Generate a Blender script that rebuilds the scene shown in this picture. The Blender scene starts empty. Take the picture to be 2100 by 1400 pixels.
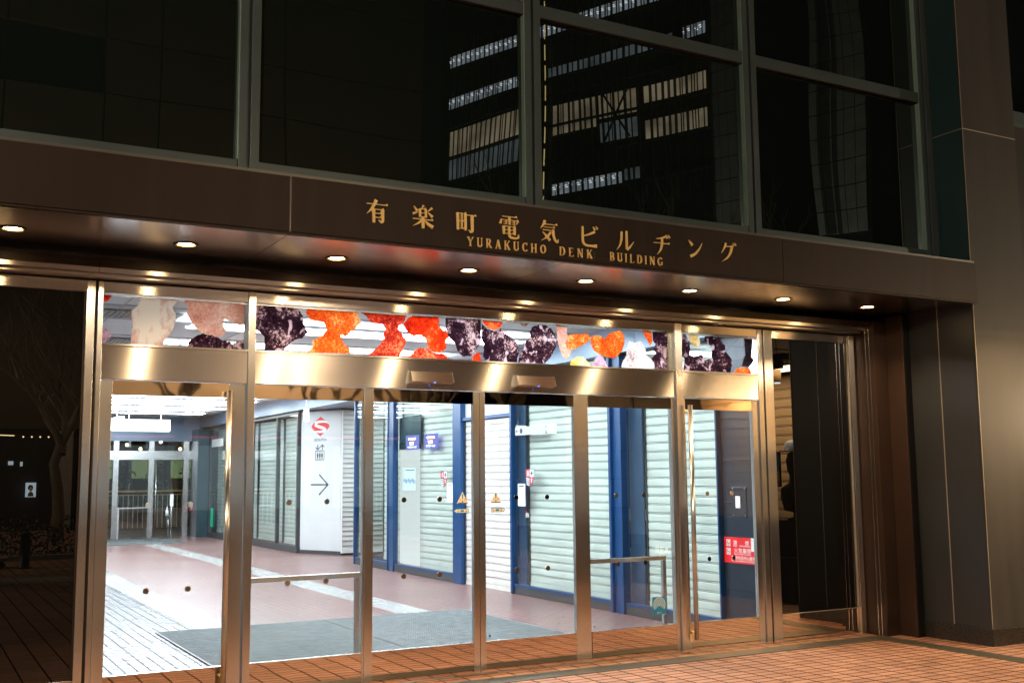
import bpy, bmesh, math, random
from mathutils import Vector, Matrix
R = math.radians
S = bpy.context.scene
C = S.collection
random.seed(7)

# ---------------------------------------------------------------- camera, world, exposure
cd = bpy.data.cameras.new('camera'); cam = bpy.data.objects.new('camera', cd); C.objects.link(cam)
cd.sensor_width = 36.0; cd.lens = 38.2855; cd.clip_end = 600; cd.clip_start = 0.05
cam.matrix_world = Matrix(((0.87506199, -0.05065014, -0.48135339, 0.0),
                           (-0.48392046, -0.11077697, -0.86807226, -8.03),
                           (-0.00935489, 0.99255379, -0.12144736, 1.6), (0, 0, 0, 1)))
# columns of the rotation are the camera axes in world space
S.camera = cam
S.view_settings.view_transform = 'Standard'; S.view_settings.look = 'None'
S.view_settings.exposure = 0.0; S.view_settings.gamma = 1.0
S.render.engine = 'CYCLES'
S.cycles.use_denoising = True
S.cycles.max_bounces = 10; S.cycles.glossy_bounces = 6; S.cycles.transparent_max_bounces = 24
S.cycles.diffuse_bounces = 4; S.cycles.transmission_bounces = 6
S.cycles.sample_clamp_indirect = 6.0; S.cycles.caustics_reflective = False
W = bpy.data.worlds.new('World'); S.world = W; W.use_nodes = True
wn = W.node_tree.nodes; wl = W.node_tree.links
sky = wn.new('ShaderNodeTexSky'); sky.sky_type = 'NISHITA'; sky.sun_disc = False
sky.sun_elevation = R(-4); sky.sun_rotation = R(200)
wl.new(sky.outputs[0], wn['Background'].inputs[0]); wn['Background'].inputs[1].default_value = 0.06

# ---------------------------------------------------------------- materials
MATS = {}
def mat(name):
    m = bpy.data.materials.new(name); m.use_nodes = True
    return m, m.node_tree.nodes, m.node_tree.links, m.node_tree.nodes['Principled BSDF']
def noise_mul(n, l, p, col, scale, amt, stretch=(1, 1, 1)):
    g = n.new('ShaderNodeNewGeometry'); mp = n.new('ShaderNodeMapping'); mp.inputs['Scale'].default_value = stretch
    nz = n.new('ShaderNodeTexNoise'); nz.inputs['Scale'].default_value = scale; nz.inputs['Detail'].default_value = 6
    l.new(g.outputs['Position'], mp.inputs[0]); l.new(mp.outputs[0], nz.inputs['Vector'])
    r = n.new('ShaderNodeMapRange'); r.inputs['From Min'].default_value = 0.3; r.inputs['From Max'].default_value = 0.7
    r.inputs['To Min'].default_value = 1 - amt; r.inputs['To Max'].default_value = 1 + amt
    l.new(nz.outputs['Fac'], r.inputs[0])
    mx = n.new('ShaderNodeMix'); mx.data_type = 'RGBA'; mx.blend_type = 'MULTIPLY'; mx.inputs['Factor'].default_value = 1
    mx.inputs['A'].default_value = (*col, 1); l.new(r.outputs[0], mx.inputs['B'])
    l.new(mx.outputs['Result'], p.inputs['Base Color'])
    return nz
def simple(name, col, rough=0.5, metal=0.0, var=0.12, scale=3.0, spec=0.5, bump=0.0, stretch=(1, 1, 1), coat=0.0):
    m, n, l, p = mat(name)
    p.inputs['Roughness'].default_value = rough; p.inputs['Metallic'].default_value = metal
    p.inputs['Specular IOR Level'].default_value = spec; p.inputs['Coat Weight'].default_value = coat
    nz = noise_mul(n, l, p, col, scale, var, stretch)
    r = n.new('ShaderNodeMapRange'); r.inputs['To Min'].default_value = max(0.0, rough * 0.8); r.inputs['To Max'].default_value = min(1, rough * 1.2)
    l.new(nz.outputs['Fac'], r.inputs[0]); l.new(r.outputs[0], p.inputs['Roughness'])
    if bump:
        b = n.new('ShaderNodeBump'); b.inputs['Strength'].default_value = bump; b.inputs['Distance'].default_value = 0.01
        l.new(nz.outputs['Fac'], b.inputs['Height']); l.new(b.outputs[0], p.inputs['Normal'])
    MATS[name] = m; return m
def brushed(name, col, rough, aniso):
    m, n, l, p = mat(name)
    p.inputs['Base Color'].default_value = (*col, 1); p.inputs['Metallic'].default_value = 1
    p.inputs['Roughness'].default_value = rough; p.inputs['Anisotropic'].default_value = aniso
    uv = n.new('ShaderNodeUVMap'); uv.uv_map = 'brush'
    t = n.new('ShaderNodeTangent'); t.direction_type = 'UV_MAP'; t.uv_map = 'brush'
    l.new(t.outputs[0], p.inputs['Tangent']); p.inputs['Anisotropic Rotation'].default_value = 0.25
    mp = n.new('ShaderNodeMapping'); mp.inputs['Scale'].default_value = (1.5, 260, 1)
    nz = n.new('ShaderNodeTexNoise'); nz.inputs['Scale'].default_value = 1.0; nz.inputs['Detail'].default_value = 4
    l.new(uv.outputs[0], mp.inputs[0]); l.new(mp.outputs[0], nz.inputs['Vector'])
    r = n.new('ShaderNodeMapRange'); r.inputs['To Min'].default_value = rough * 0.93; r.inputs['To Max'].default_value = rough * 1.07
    l.new(nz.outputs['Fac'], r.inputs[0]); l.new(r.outputs[0], p.inputs['Roughness'])
    # slow waviness of thin sheet
    g = n.new('ShaderNodeNewGeometry'); n2 = n.new('ShaderNodeTexNoise'); n2.inputs['Scale'].default_value = 1.7; n2.inputs['Detail'].default_value = 1
    l.new(g.outputs['Position'], n2.inputs['Vector'])
    b = n.new('ShaderNodeBump'); b.inputs['Strength'].default_value = 0.10; b.inputs['Distance'].default_value = 0.02
    l.new(n2.outputs['Fac'], b.inputs['Height']); l.new(b.outputs[0], p.inputs['Normal'])
    MATS[name] = m; return m
def mirror(name, col, rough, wave, scale=2.0):
    m, n, l, p = mat(name)
    p.inputs['Base Color'].default_value = (*col, 1); p.inputs['Metallic'].default_value = 1; p.inputs['Roughness'].default_value = rough
    g = n.new('ShaderNodeNewGeometry'); n2 = n.new('ShaderNodeTexNoise'); n2.inputs['Scale'].default_value = scale; n2.inputs['Detail'].default_value = 2
    l.new(g.outputs['Position'], n2.inputs['Vector'])
    b = n.new('ShaderNodeBump'); b.inputs['Strength'].default_value = 1; b.inputs['Distance'].default_value = wave
    l.new(n2.outputs['Fac'], b.inputs['Height']); l.new(b.outputs[0], p.inputs['Normal'])
    MATS[name] = m; return m
def darkglass(name, col, ior, wave=0.0, scale=0.6):
    m, n, l, p = mat(name)
    p.inputs['Base Color'].default_value = (*col, 1); p.inputs['Roughness'].default_value = 0.0; p.inputs['IOR'].default_value = ior
    if wave:
        g = n.new('ShaderNodeNewGeometry'); n2 = n.new('ShaderNodeTexNoise'); n2.inputs['Scale'].default_value = scale; n2.inputs['Detail'].default_value = 0
        l.new(g.outputs['Position'], n2.inputs['Vector'])
        b = n.new('ShaderNodeBump'); b.inputs['Strength'].default_value = 1; b.inputs['Distance'].default_value = wave
        l.new(n2.outputs['Fac'], b.inputs['Height']); l.new(b.outputs[0], p.inputs['Normal'])
    MATS[name] = m; return m
def clearglass(name, tint, boost=1.0):
    m = bpy.data.materials.new(name); m.use_nodes = True; n = m.node_tree.nodes; l = m.node_tree.links; n.clear()
    o = n.new('ShaderNodeOutputMaterial'); tr = n.new('ShaderNodeBsdfTransparent'); tr.inputs[0].default_value = (*tint, 1)
    gl = n.new('ShaderNodeBsdfGlossy'); gl.inputs['Roughness'].default_value = 0.0
    g = n.new('ShaderNodeNewGeometry'); dt = n.new('ShaderNodeVectorMath'); dt.operation = 'DOT_PRODUCT'
    l.new(g.outputs['Normal'], dt.inputs[0]); l.new(g.outputs['Incoming'], dt.inputs[1])
    a = n.new('ShaderNodeMath'); a.operation = 'ABSOLUTE'; l.new(dt.outputs['Value'], a.inputs[0])
    s = n.new('ShaderNodeMath'); s.operation = 'SUBTRACT'; s.inputs[0].default_value = 1; l.new(a.outputs[0], s.inputs[1])
    pw = n.new('ShaderNodeMath'); pw.operation = 'POWER'; pw.inputs[1].default_value = 5; l.new(s.outputs[0], pw.inputs[0])
    r = n.new('ShaderNodeMapRange'); r.inputs['To Min'].default_value = 0.04 * boost; r.inputs['To Max'].default_value = 1
    l.new(pw.outputs[0], r.inputs[0])
    mx = n.new('ShaderNodeMixShader'); l.new(r.outputs[0], mx.inputs[0]); l.new(tr.outputs[0], mx.inputs[1]); l.new(gl.outputs[0], mx.inputs[2])
    l.new(mx.outputs[0], o.inputs[0]); MATS[name] = m; return m
def glow(name, col, strength):
    m = bpy.data.materials.new(name); m.use_nodes = True; n = m.node_tree.nodes; l = m.node_tree.links; n.clear()
    o = n.new('ShaderNodeOutputMaterial'); e = n.new('ShaderNodeEmission'); e.inputs[0].default_value = (*col, 1); e.inputs[1].default_value = strength
    l.new(e.outputs[0], o.inputs[0]); MATS[name] = m; return m
def litroom(name, col, strength, scale):
    # a lit office seen through a window: the room behind varies from bay to bay
    m = bpy.data.materials.new(name); m.use_nodes = True; n = m.node_tree.nodes; l = m.node_tree.links; n.clear()
    o = n.new('ShaderNodeOutputMaterial'); e = n.new('ShaderNodeEmission')
    g = n.new('ShaderNodeNewGeometry'); nz = n.new('ShaderNodeTexNoise'); nz.inputs['Scale'].default_value = scale; nz.inputs['Detail'].default_value = 3
    l.new(g.outputs['Position'], nz.inputs['Vector'])
    r = n.new('ShaderNodeMapRange'); r.inputs['From Min'].default_value = 0.3; r.inputs['From Max'].default_value = 0.7
    r.inputs['To Min'].default_value = strength * 0.45; r.inputs['To Max'].default_value = strength * 1.35
    l.new(nz.outputs['Fac'], r.inputs[0]); l.new(r.outputs[0], e.inputs[1]); e.inputs[0].default_value = (*col, 1)
    l.new(e.outputs[0], o.inputs[0]); MATS[name] = m; return m
def bricks(name, c1, c2, grout, bw, bh, off, rough, mortar=0.0035, rot=0, origin=(0, 0), spec=0.5, bump=0.35, blotch=0.25, gum=False):
    m, n, l, p = mat(name)
    g = n.new('ShaderNodeNewGeometry'); mp = n.new('ShaderNodeMapping')
    mp.inputs['Location'].default_value = (-origin[0] + 40 * bw, -origin[1] + 400 * bh, 0); mp.inputs['Rotation'].default_value = (0, 0, rot)
    l.new(g.outputs['Position'], mp.inputs[0])
    b = n.new('ShaderNodeTexBrick'); b.offset = off; b.offset_frequency = 2; b.squash = 1
    b.inputs['Scale'].default_value = 1; b.inputs['Brick Width'].default_value = bw; b.inputs['Row Height'].default_value = bh
    b.inputs['Mortar Size'].default_value = mortar; b.inputs['Mortar Smooth'].default_value = 0.15; b.inputs['Bias'].default_value = 0
    b.inputs['Color1'].default_value = (*c1, 1); b.inputs['Color2'].default_value = (*c2, 1); b.inputs['Mortar'].default_value = (*grout, 1)
    l.new(mp.outputs[0], b.inputs['Vector'])
    nz = n.new('ShaderNodeTexNoise'); nz.inputs['Scale'].default_value = 9; nz.inputs['Detail'].default_value = 8; l.new(g.outputs['Position'], nz.inputs['Vector'])
    n3 = n.new('ShaderNodeTexNoise'); n3.inputs['Scale'].default_value = 0.8; n3.inputs['Detail'].default_value = 5; l.new(g.outputs['Position'], n3.inputs['Vector'])
    ad = n.new('ShaderNodeMath'); ad.operation = 'ADD'; l.new(nz.outputs['Fac'], ad.inputs[0]); l.new(n3.outputs['Fac'], ad.inputs[1])
    r = n.new('ShaderNodeMapRange'); r.inputs['From Min'].default_value = 0.7; r.inputs['From Max'].default_value = 1.3
    r.inputs['To Min'].default_value = 1 - blotch; r.inputs['To Max'].default_value = 1 + blotch; l.new(ad.outputs[0], r.inputs[0])
    mx = n.new('ShaderNodeMix'); mx.data_type = 'RGBA'; mx.blend_type = 'MULTIPLY'; mx.inputs['Factor'].default_value = 1
    l.new(b.outputs['Color'], mx.inputs['A']); l.new(r.outputs[0], mx.inputs['B']); l.new(mx.outputs['Result'], p.inputs['Base Color'])
    if gum:
        vo = n.new('ShaderNodeTexVoronoi'); vo.inputs['Scale'].default_value = 1.6; l.new(g.outputs['Position'], vo.inputs['Vector'])
        vr = n.new('ShaderNodeMapRange'); vr.inputs['From Min'].default_value = 0.025; vr.inputs['From Max'].default_value = 0.04; vr.inputs['To Min'].default_value = 0.45; l.new(vo.outputs['Distance'], vr.inputs[0])
        m2 = n.new('ShaderNodeMix'); m2.data_type = 'RGBA'; m2.blend_type = 'MULTIPLY'; m2.inputs['Factor'].default_value = 1
        l.new(mx.outputs['Result'], m2.inputs['A']); l.new(vr.outputs[0], m2.inputs['B']); l.new(m2.outputs['Result'], p.inputs['Base Color'])
    sp = n.new('ShaderNodeMapRange'); sp.inputs['To Min'].default_value = spec; sp.inputs['To Max'].default_value = 0.02; l.new(b.outputs['Fac'], sp.inputs[0]); l.new(sp.outputs[0], p.inputs['Specular IOR Level'])
    rr = n.new('ShaderNodeMapRange'); rr.inputs['To Min'].default_value = rough * 0.75; rr.inputs['To Max'].default_value = min(1, rough * 1.3)
    l.new(nz.outputs['Fac'], rr.inputs[0])
    mxr = n.new('ShaderNodeMix'); mxr.data_type = 'FLOAT'; l.new(b.outputs['Fac'], mxr.inputs['Factor']); l.new(rr.outputs[0], mxr.inputs['A']); mxr.inputs['B'].default_value = 0.95; l.new(mxr.outputs['Result'], p.inputs['Roughness'])
    if bump:
        iv = n.new('ShaderNodeMath'); iv.operation = 'MULTIPLY_ADD'; iv.inputs[1].default_value = -1; l.new(b.outputs['Fac'], iv.inputs[0])
        sc = n.new('ShaderNodeMath'); sc.operation = 'MULTIPLY'; sc.inputs[1].default_value = 0.15; l.new(nz.outputs['Fac'], sc.inputs[0]); l.new(sc.outputs[0], iv.inputs[2])
        bp = n.new('ShaderNodeBump'); bp.inputs['Strength'].default_value = bump; bp.inputs['Distance'].default_value = 0.004
        l.new(iv.outputs[0], bp.inputs['Height']); l.new(bp.outputs[0], p.inputs['Normal'])
    MATS[name] = m; return m
def film(name, cols, scale, sharp=True, stretch=(1, 1, 1), blob=None):
    # printed window film: crystal-like speckle, lets light through
    m = bpy.data.materials.new(name); m.use_nodes = True; n = m.node_tree.nodes; l = m.node_tree.links; n.clear()
    o = n.new('ShaderNodeOutputMaterial'); g = n.new('ShaderNodeNewGeometry'); mp = n.new('ShaderNodeMapping'); mp.inputs['Scale'].default_value = stretch
    l.new(g.outputs['Position'], mp.inputs[0])
    nz = n.new('ShaderNodeTexNoise'); nz.inputs['Scale'].default_value = scale; nz.inputs['Detail'].default_value = 9; nz.inputs['Roughness'].default_value = 0.68
    l.new(mp.outputs[0], nz.inputs['Vector'])
    n2 = n.new('ShaderNodeTexNoise'); n2.inputs['Scale'].default_value = scale * 0.17; n2.inputs['Detail'].default_value = 3; l.new(mp.outputs[0], n2.inputs['Vector'])
    v = n.new('ShaderNodeTexVoronoi'); v.inputs['Scale'].default_value = scale * 2.4; l.new(mp.outputs[0], v.inputs['Vector'])
    a = n.new('ShaderNodeMath'); a.operation = 'MULTIPLY_ADD'; a.inputs[1].default_value = 0.9; l.new(n2.outputs['Fac'], a.inputs[0]); l.new(nz.outputs['Fac'], a.inputs[2])
    a2 = n.new('ShaderNodeMath'); a2.operation = 'MULTIPLY_ADD'; a2.inputs[1].default_value = -0.22 if sharp else 0.0; l.new(v.outputs['Distance'], a2.inputs[0]); l.new(a.outputs[0], a2.inputs[2])
    cr = n.new('ShaderNodeValToRGB'); cr.color_ramp.elements.remove(cr.color_ramp.elements[0])
    k = len(cols); cr.color_ramp.elements[0].position = 0.62; cr.color_ramp.elements[0].color = (*cols[0], 1)
    for i, c in enumerate(cols[1:]):
        e = cr.color_ramp.elements.new(0.62 + 0.46 * (i + 1) / (k - 1)); e.color = (*c, 1)
    l.new(a2.outputs[0], cr.inputs[0])
    src = cr.outputs[0]
    if blob:
        n3 = n.new('ShaderNodeTexNoise'); n3.inputs['Scale'].default_value = 11; n3.inputs['Detail'].default_value = 5; n3.inputs['Distortion'].default_value = 0.6; l.new(mp.outputs[0], n3.inputs['Vector'])
        r3 = n.new('ShaderNodeMapRange'); r3.inputs['From Min'].default_value = 0.575; r3.inputs['From Max'].default_value = 0.64; l.new(n3.outputs['Fac'], r3.inputs[0])
        m3 = n.new('ShaderNodeMix'); m3.data_type = 'RGBA'; l.new(r3.outputs[0], m3.inputs['Factor']); l.new(src, m3.inputs['A']); m3.inputs['B'].default_value = (*blob, 1); src = m3.outputs['Result']
    d = n.new('ShaderNodeBsdfDiffuse'); t = n.new('ShaderNodeBsdfTranslucent'); mx = n.new('ShaderNodeMixShader'); mx.inputs[0].default_value = 0.6
    l.new(src, d.inputs[0]); l.new(src, t.inputs[0]); l.new(d.outputs[0], mx.inputs[1]); l.new(t.outputs[0], mx.inputs[2])
    l.new(mx.outputs[0], o.inputs[0]); MATS[name] = m; return m

brushed('steel', (0.70, 0.69, 0.665), 0.24, 1.0)
brushed('steel_fine', (0.68, 0.67, 0.645), 0.28, 0.9)
brushed('rail_steel', (0.68, 0.69, 0.69), 0.25, 0.5)
mirror('polished_steel', (0.66, 0.55, 0.45), 0.03, 0.0016, 3.0)
simple('bronze', (0.027, 0.0178, 0.0138), 0.42, 0.0, 0.18, 1.0, spec=0.22, stretch=(7, 7, .6))
simple('bronze_soffit', (0.54, 0.47, 0.43), 0.21, 1.0, 0.10, 2.0)
simple('bronze_red', (0.035, 0.020, 0.014), 0.36, 0.2, 0.15, 2.0)
simple('pillar_metal', (0.041, 0.041, 0.041), 0.48, 0.0, 0.16, 1.0, spec=0.28, stretch=(6, 6, .45))
simple('pillar_teal', (0.024, 0.062, 0.072), 0.40, 0.2, 0.12, 1.2)
simple('pillar_side', (0.034, 0.038, 0.042), 0.40, 0.35, 0.08, 1.2)
simple('joint_metal', (0.42, 0.38, 0.32), 0.45, 0.6)
simple('stone_plinth', (0.022, 0.021, 0.02), 0.28, 0.0, 0.25, 60)
simple('frame_grey', (0.070, 0.098, 0.108), 0.38, 0.5, 0.06)
simple('sill_grey', (0.14, 0.135, 0.13), 0.35, 0.7, 0.06)
simple('frame_edge', (0.30, 0.46, 0.42), 0.3, 0.3)
simple('black', (0.006, 0.006, 0.006), 0.5)
simple('gold', (0.92, 0.65, 0.25), 0.45, 0.0, 0.06, 20)
darkglass('window_glass', (0.006, 0.0095, 0.0085), 1.85, 0.007, 0.6)
darkglass('pane_glass', (0.002, 0.002, 0.002), 1.75)
clearglass('clear_glass', (0.97, 0.985, 0.98), 1.0)
clearglass('shop_glass', (0.945, 0.985, 0.97), 1.3)
glow('lamp_lens', (1.0, 0.66, 0.30), 130.0)
glow('added_window_light', (0.80, 0.95, 1.0), 0.8)
glow('red_neon', (1.0, 0.06, 0.08), 2.2)
glow('green_facade_glow', (0.55, 0.75, 0.35), 0.22)
glow('ceiling_tube', (0.86, 0.94, 1.0), 31.0)
glow('panel_glow', (0.93, 0.97, 1.0), 1.15)
glow('sign_light', (0.92, 0.97, 1.0), 9.0)
glow('spot_light', (0.93, 0.97, 1.0), 6.0)
glow('blue_led', (0.05, 0.15, 1.0), 6.0)
glow('red_led', (1.0, 0.10, 0.05), 14.0)
glow('warm_bulb', (1.0, 0.72, 0.38), 14.0)
glow('street_bulb', (1.0, 0.72, 0.42), 30.0)
glow('screen_light', (0.75, 0.92, 1.0), 4.0)
glow('screen_violet', (0.36, 0.36, 1.0), 1.1)
glow('window_string', (1.0, 0.78, 0.30), 3.2)
litroom('office_white', (0.72, 0.86, 0.95), 1.5, 0.35)
litroom('office_warm', (0.95, 0.78, 0.50), 1.1, 0.30)
litroom('office_dim', (0.70, 0.85, 0.90), 0.5, 0.35)
glow('office_tube', (0.95, 1.0, 1.0), 6.5)
simple('tower_dark', (0.012, 0.013, 0.014), 0.5)
simple('tower_mullion', (0.03, 0.03, 0.03), 0.5)
bricks('tower_tile', (0.30, 0.31, 0.28), (0.26, 0.27, 0.25), (0.06, 0.06, 0.06), 3.0, 6.0, 0.0, 0.6, 0.25, spec=0.2, bump=0)
simple('facade_pale', (0.42, 0.36, 0.27), 0.7, 0, 0.15, 0.6)
simple('perforated', (0.045, 0.038, 0.026), 0.6, 0.0, 0.15, 1.0)
simple('ceiling_white', (0.80, 0.84, 0.88), 0.7, 0, 0.02)
simple('ceiling_slot', (0.42, 0.46, 0.49), 0.6, 0, 0.05)
simple('vent_dark', (0.20, 0.23, 0.25), 0.6)
simple('white_paint', (0.82, 0.84, 0.85), 0.45, 0, 0.02)
simple('column_white', (0.56, 0.585, 0.60), 0.4, 0, 0.02)
simple('slat_gap', (0.28, 0.30, 0.29), 0.6)
simple('shutter_slat', (0.75, 0.76, 0.73), 0.38, 0.0, 0.10, 2.2, stretch=(1, 1, 3))
simple('shutter_silver', (0.74, 0.73, 0.70), 0.35, 0.1, 0.05, 6)
simple('shutter_beige', (0.55, 0.42, 0.25), 0.5, 0, 0.05, 6)
simple('blue_frame', (0.004, 0.052, 0.165), 0.32, 0.1, 0.08)
simple('blue_dark', (0.02, 0.06, 0.14), 0.35, 0.1, 0.10)
simple('bulkhead', (0.20, 0.27, 0.36), 0.35, 0.3, 0.05)
simple('navy_panel', (0.022, 0.033, 0.05), 0.22, 0.2, 0.12)
simple('teal_panel', (0.03, 0.06, 0.075), 0.25, 0.2, 0.1)
simple('kick_dark', (0.045, 0.05, 0.055), 0.4)
simple('grating', (0.20, 0.19, 0.155), 0.45, 0.85, 0.2, 60)
simple('sign_red', (0.72, 0.015, 0.02), 0.4)
simple('sign_white', (0.86, 0.87, 0.87), 0.4, 0, 0.02)
simple('sign_ink', (0.03, 0.045, 0.05), 0.5)
simple('sign_crimson', (0.60, 0.025, 0.025), 0.45)
simple('sticker_blue', (0.015, 0.22, 0.42), 0.4)
simple('sticker_tan', (0.88, 0.83, 0.68), 0.45)
simple('sticker_orange', (0.75, 0.17, 0.03), 0.45)
simple('sticker_green', (0.02, 0.55, 0.30), 0.45)
simple('sticker_yellow', (0.80, 0.70, 0.05), 0.45)
simple('sticker_navy', (0.01, 0.025, 0.09), 0.45)
simple('paper', (0.80, 0.84, 0.85), 0.6, 0, 0.02)
simple('bark', (0.16, 0.14, 0.10), 0.9, 0, 0.4, 14, bump=0.6)
simple('leaf_dark', (0.012, 0.022, 0.009), 0.6, 0, 0.4, 5)
simple('leaf_green', (0.09, 0.17, 0.04), 0.6, 0, 0.4, 5)
simple('iron_black', (0.02, 0.02, 0.02), 0.45, 0.4)
simple('timber', (0.30, 0.20, 0.11), 0.6, 0, 0.2, 8)
simple('cloth_black', (0.012, 0.012, 0.013), 0.8)
simple('cap_white', (0.80, 0.80, 0.80), 0.7)
simple('poster_blue', (0.03, 0.25, 0.65), 0.4)
simple('asphalt', (0.045, 0.045, 0.047), 0.85, 0, 0.2, 30, bump=0.3)
simple('kerb_stone', (0.30, 0.29, 0.27), 0.7, 0, 0.15, 10)
bricks('paving', (0.37, 0.192, 0.124), (0.26, 0.130, 0.082), (0.012, 0.008, 0.006), 0.205, 0.1033, 0.0, 0.55, 0.0075, origin=(6.23, -1.072), bump=0.6, blotch=0.32, gum=True)
bricks('tile_red', (0.135, 0.040, 0.033), (0.095, 0.028, 0.025), (0.46, 0.40, 0.39), 0.21, 0.105, 0.5, 0.30, 0.006, rot=R(90), bump=0.15)
bricks('tile_glare', (0.155, 0.152, 0.168), (0.13, 0.128, 0.142), (0.008, 0.012, 0.02), 0.21, 0.105, 0.0, 0.26, 0.006, rot=R(90), spec=0.3, bump=0.2, blotch=0.06)  # pale tile colour imitates glare on the red floor
bricks('tile_glare_across', (0.155, 0.152, 0.168), (0.13, 0.128, 0.142), (0.03, 0.04, 0.05), 0.21, 0.085, 0.0, 0.26, 0.006, spec=0.3, bump=0.2, blotch=0.06)
bricks('tile_stripe', (0.33, 0.33, 0.32), (0.30, 0.30, 0.295), (0.60, 0.60, 0.62), 0.60, 0.20, 0.5, 0.25, 0.002, rot=R(90), bump=0.05, blotch=0.04)
bricks('mat_weave', (0.125, 0.145, 0.148), (0.225, 0.25, 0.255), (0.05, 0.06, 0.065), 0.075, 0.028, 0.5, 0.85, 0.005, spec=0.2, bump=0.6, blotch=0.12)
bricks('pale_paving', (0.36, 0.31, 0.25), (0.31, 0.27, 0.22), (0.06, 0.05, 0.04), 0.41, 0.205, 0.0, 0.6, 0.006)
film('film_dark', [(0.010, 0.004, 0.009), (0.022, 0.008, 0.016), (0.07, 0.028, 0.045), (0.62, 0.42, 0.44)], 44, blob=(0.72, 0.52, 0.62))
film('film_night', [(0.008, 0.006, 0.010), (0.02, 0.012, 0.02), (0.05, 0.03, 0.04)], 34)
film('film_orange', [(0.62, 0.035, 0.006), (0.88, 0.10, 0.012), (0.95, 0.22, 0.03), (0.98, 0.50, 0.20)], 45)
film('film_red', [(0.40, 0.010, 0.005), (0.78, 0.030, 0.006), (0.90, 0.055, 0.010), (0.95, 0.20, 0.06)], 26)
film('film_crimson', [(0.13, 0.008, 0.010), (0.42, 0.020, 0.012), (0.72, 0.055, 0.02), (0.90, 0.25, 0.12)], 42)
film('film_pink', [(0.60, 0.22, 0.17), (0.72, 0.36, 0.29), (0.78, 0.45, 0.37), (0.86, 0.62, 0.52)], 48)
film('film_pale', [(0.40, 0.12, 0.12), (0.56, 0.30, 0.30), (0.68, 0.55, 0.52), (0.76, 0.73, 0.68)], 13, False, (1.7, 1, 0.8))
film('film_white', [(0.30, 0.18, 0.20), (0.70, 0.62, 0.68), (0.82, 0.78, 0.84), (0.9, 0.88, 0.92)], 40)
film('film_lilac', [(0.30, 0.12, 0.22), (0.55, 0.36, 0.52), (0.66, 0.48, 0.64), (0.80, 0.64, 0.76)], 34)
film('film_yellow', [(0.62, 0.32, 0.10), (0.85, 0.52, 0.08), (0.88, 0.72, 0.40), (0.9, 0.8, 0.62)], 30)
film('film_brown', [(0.10, 0.05, 0.04), (0.3, 0.16, 0.12), (0.6, 0.4, 0.3)], 34)

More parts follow.
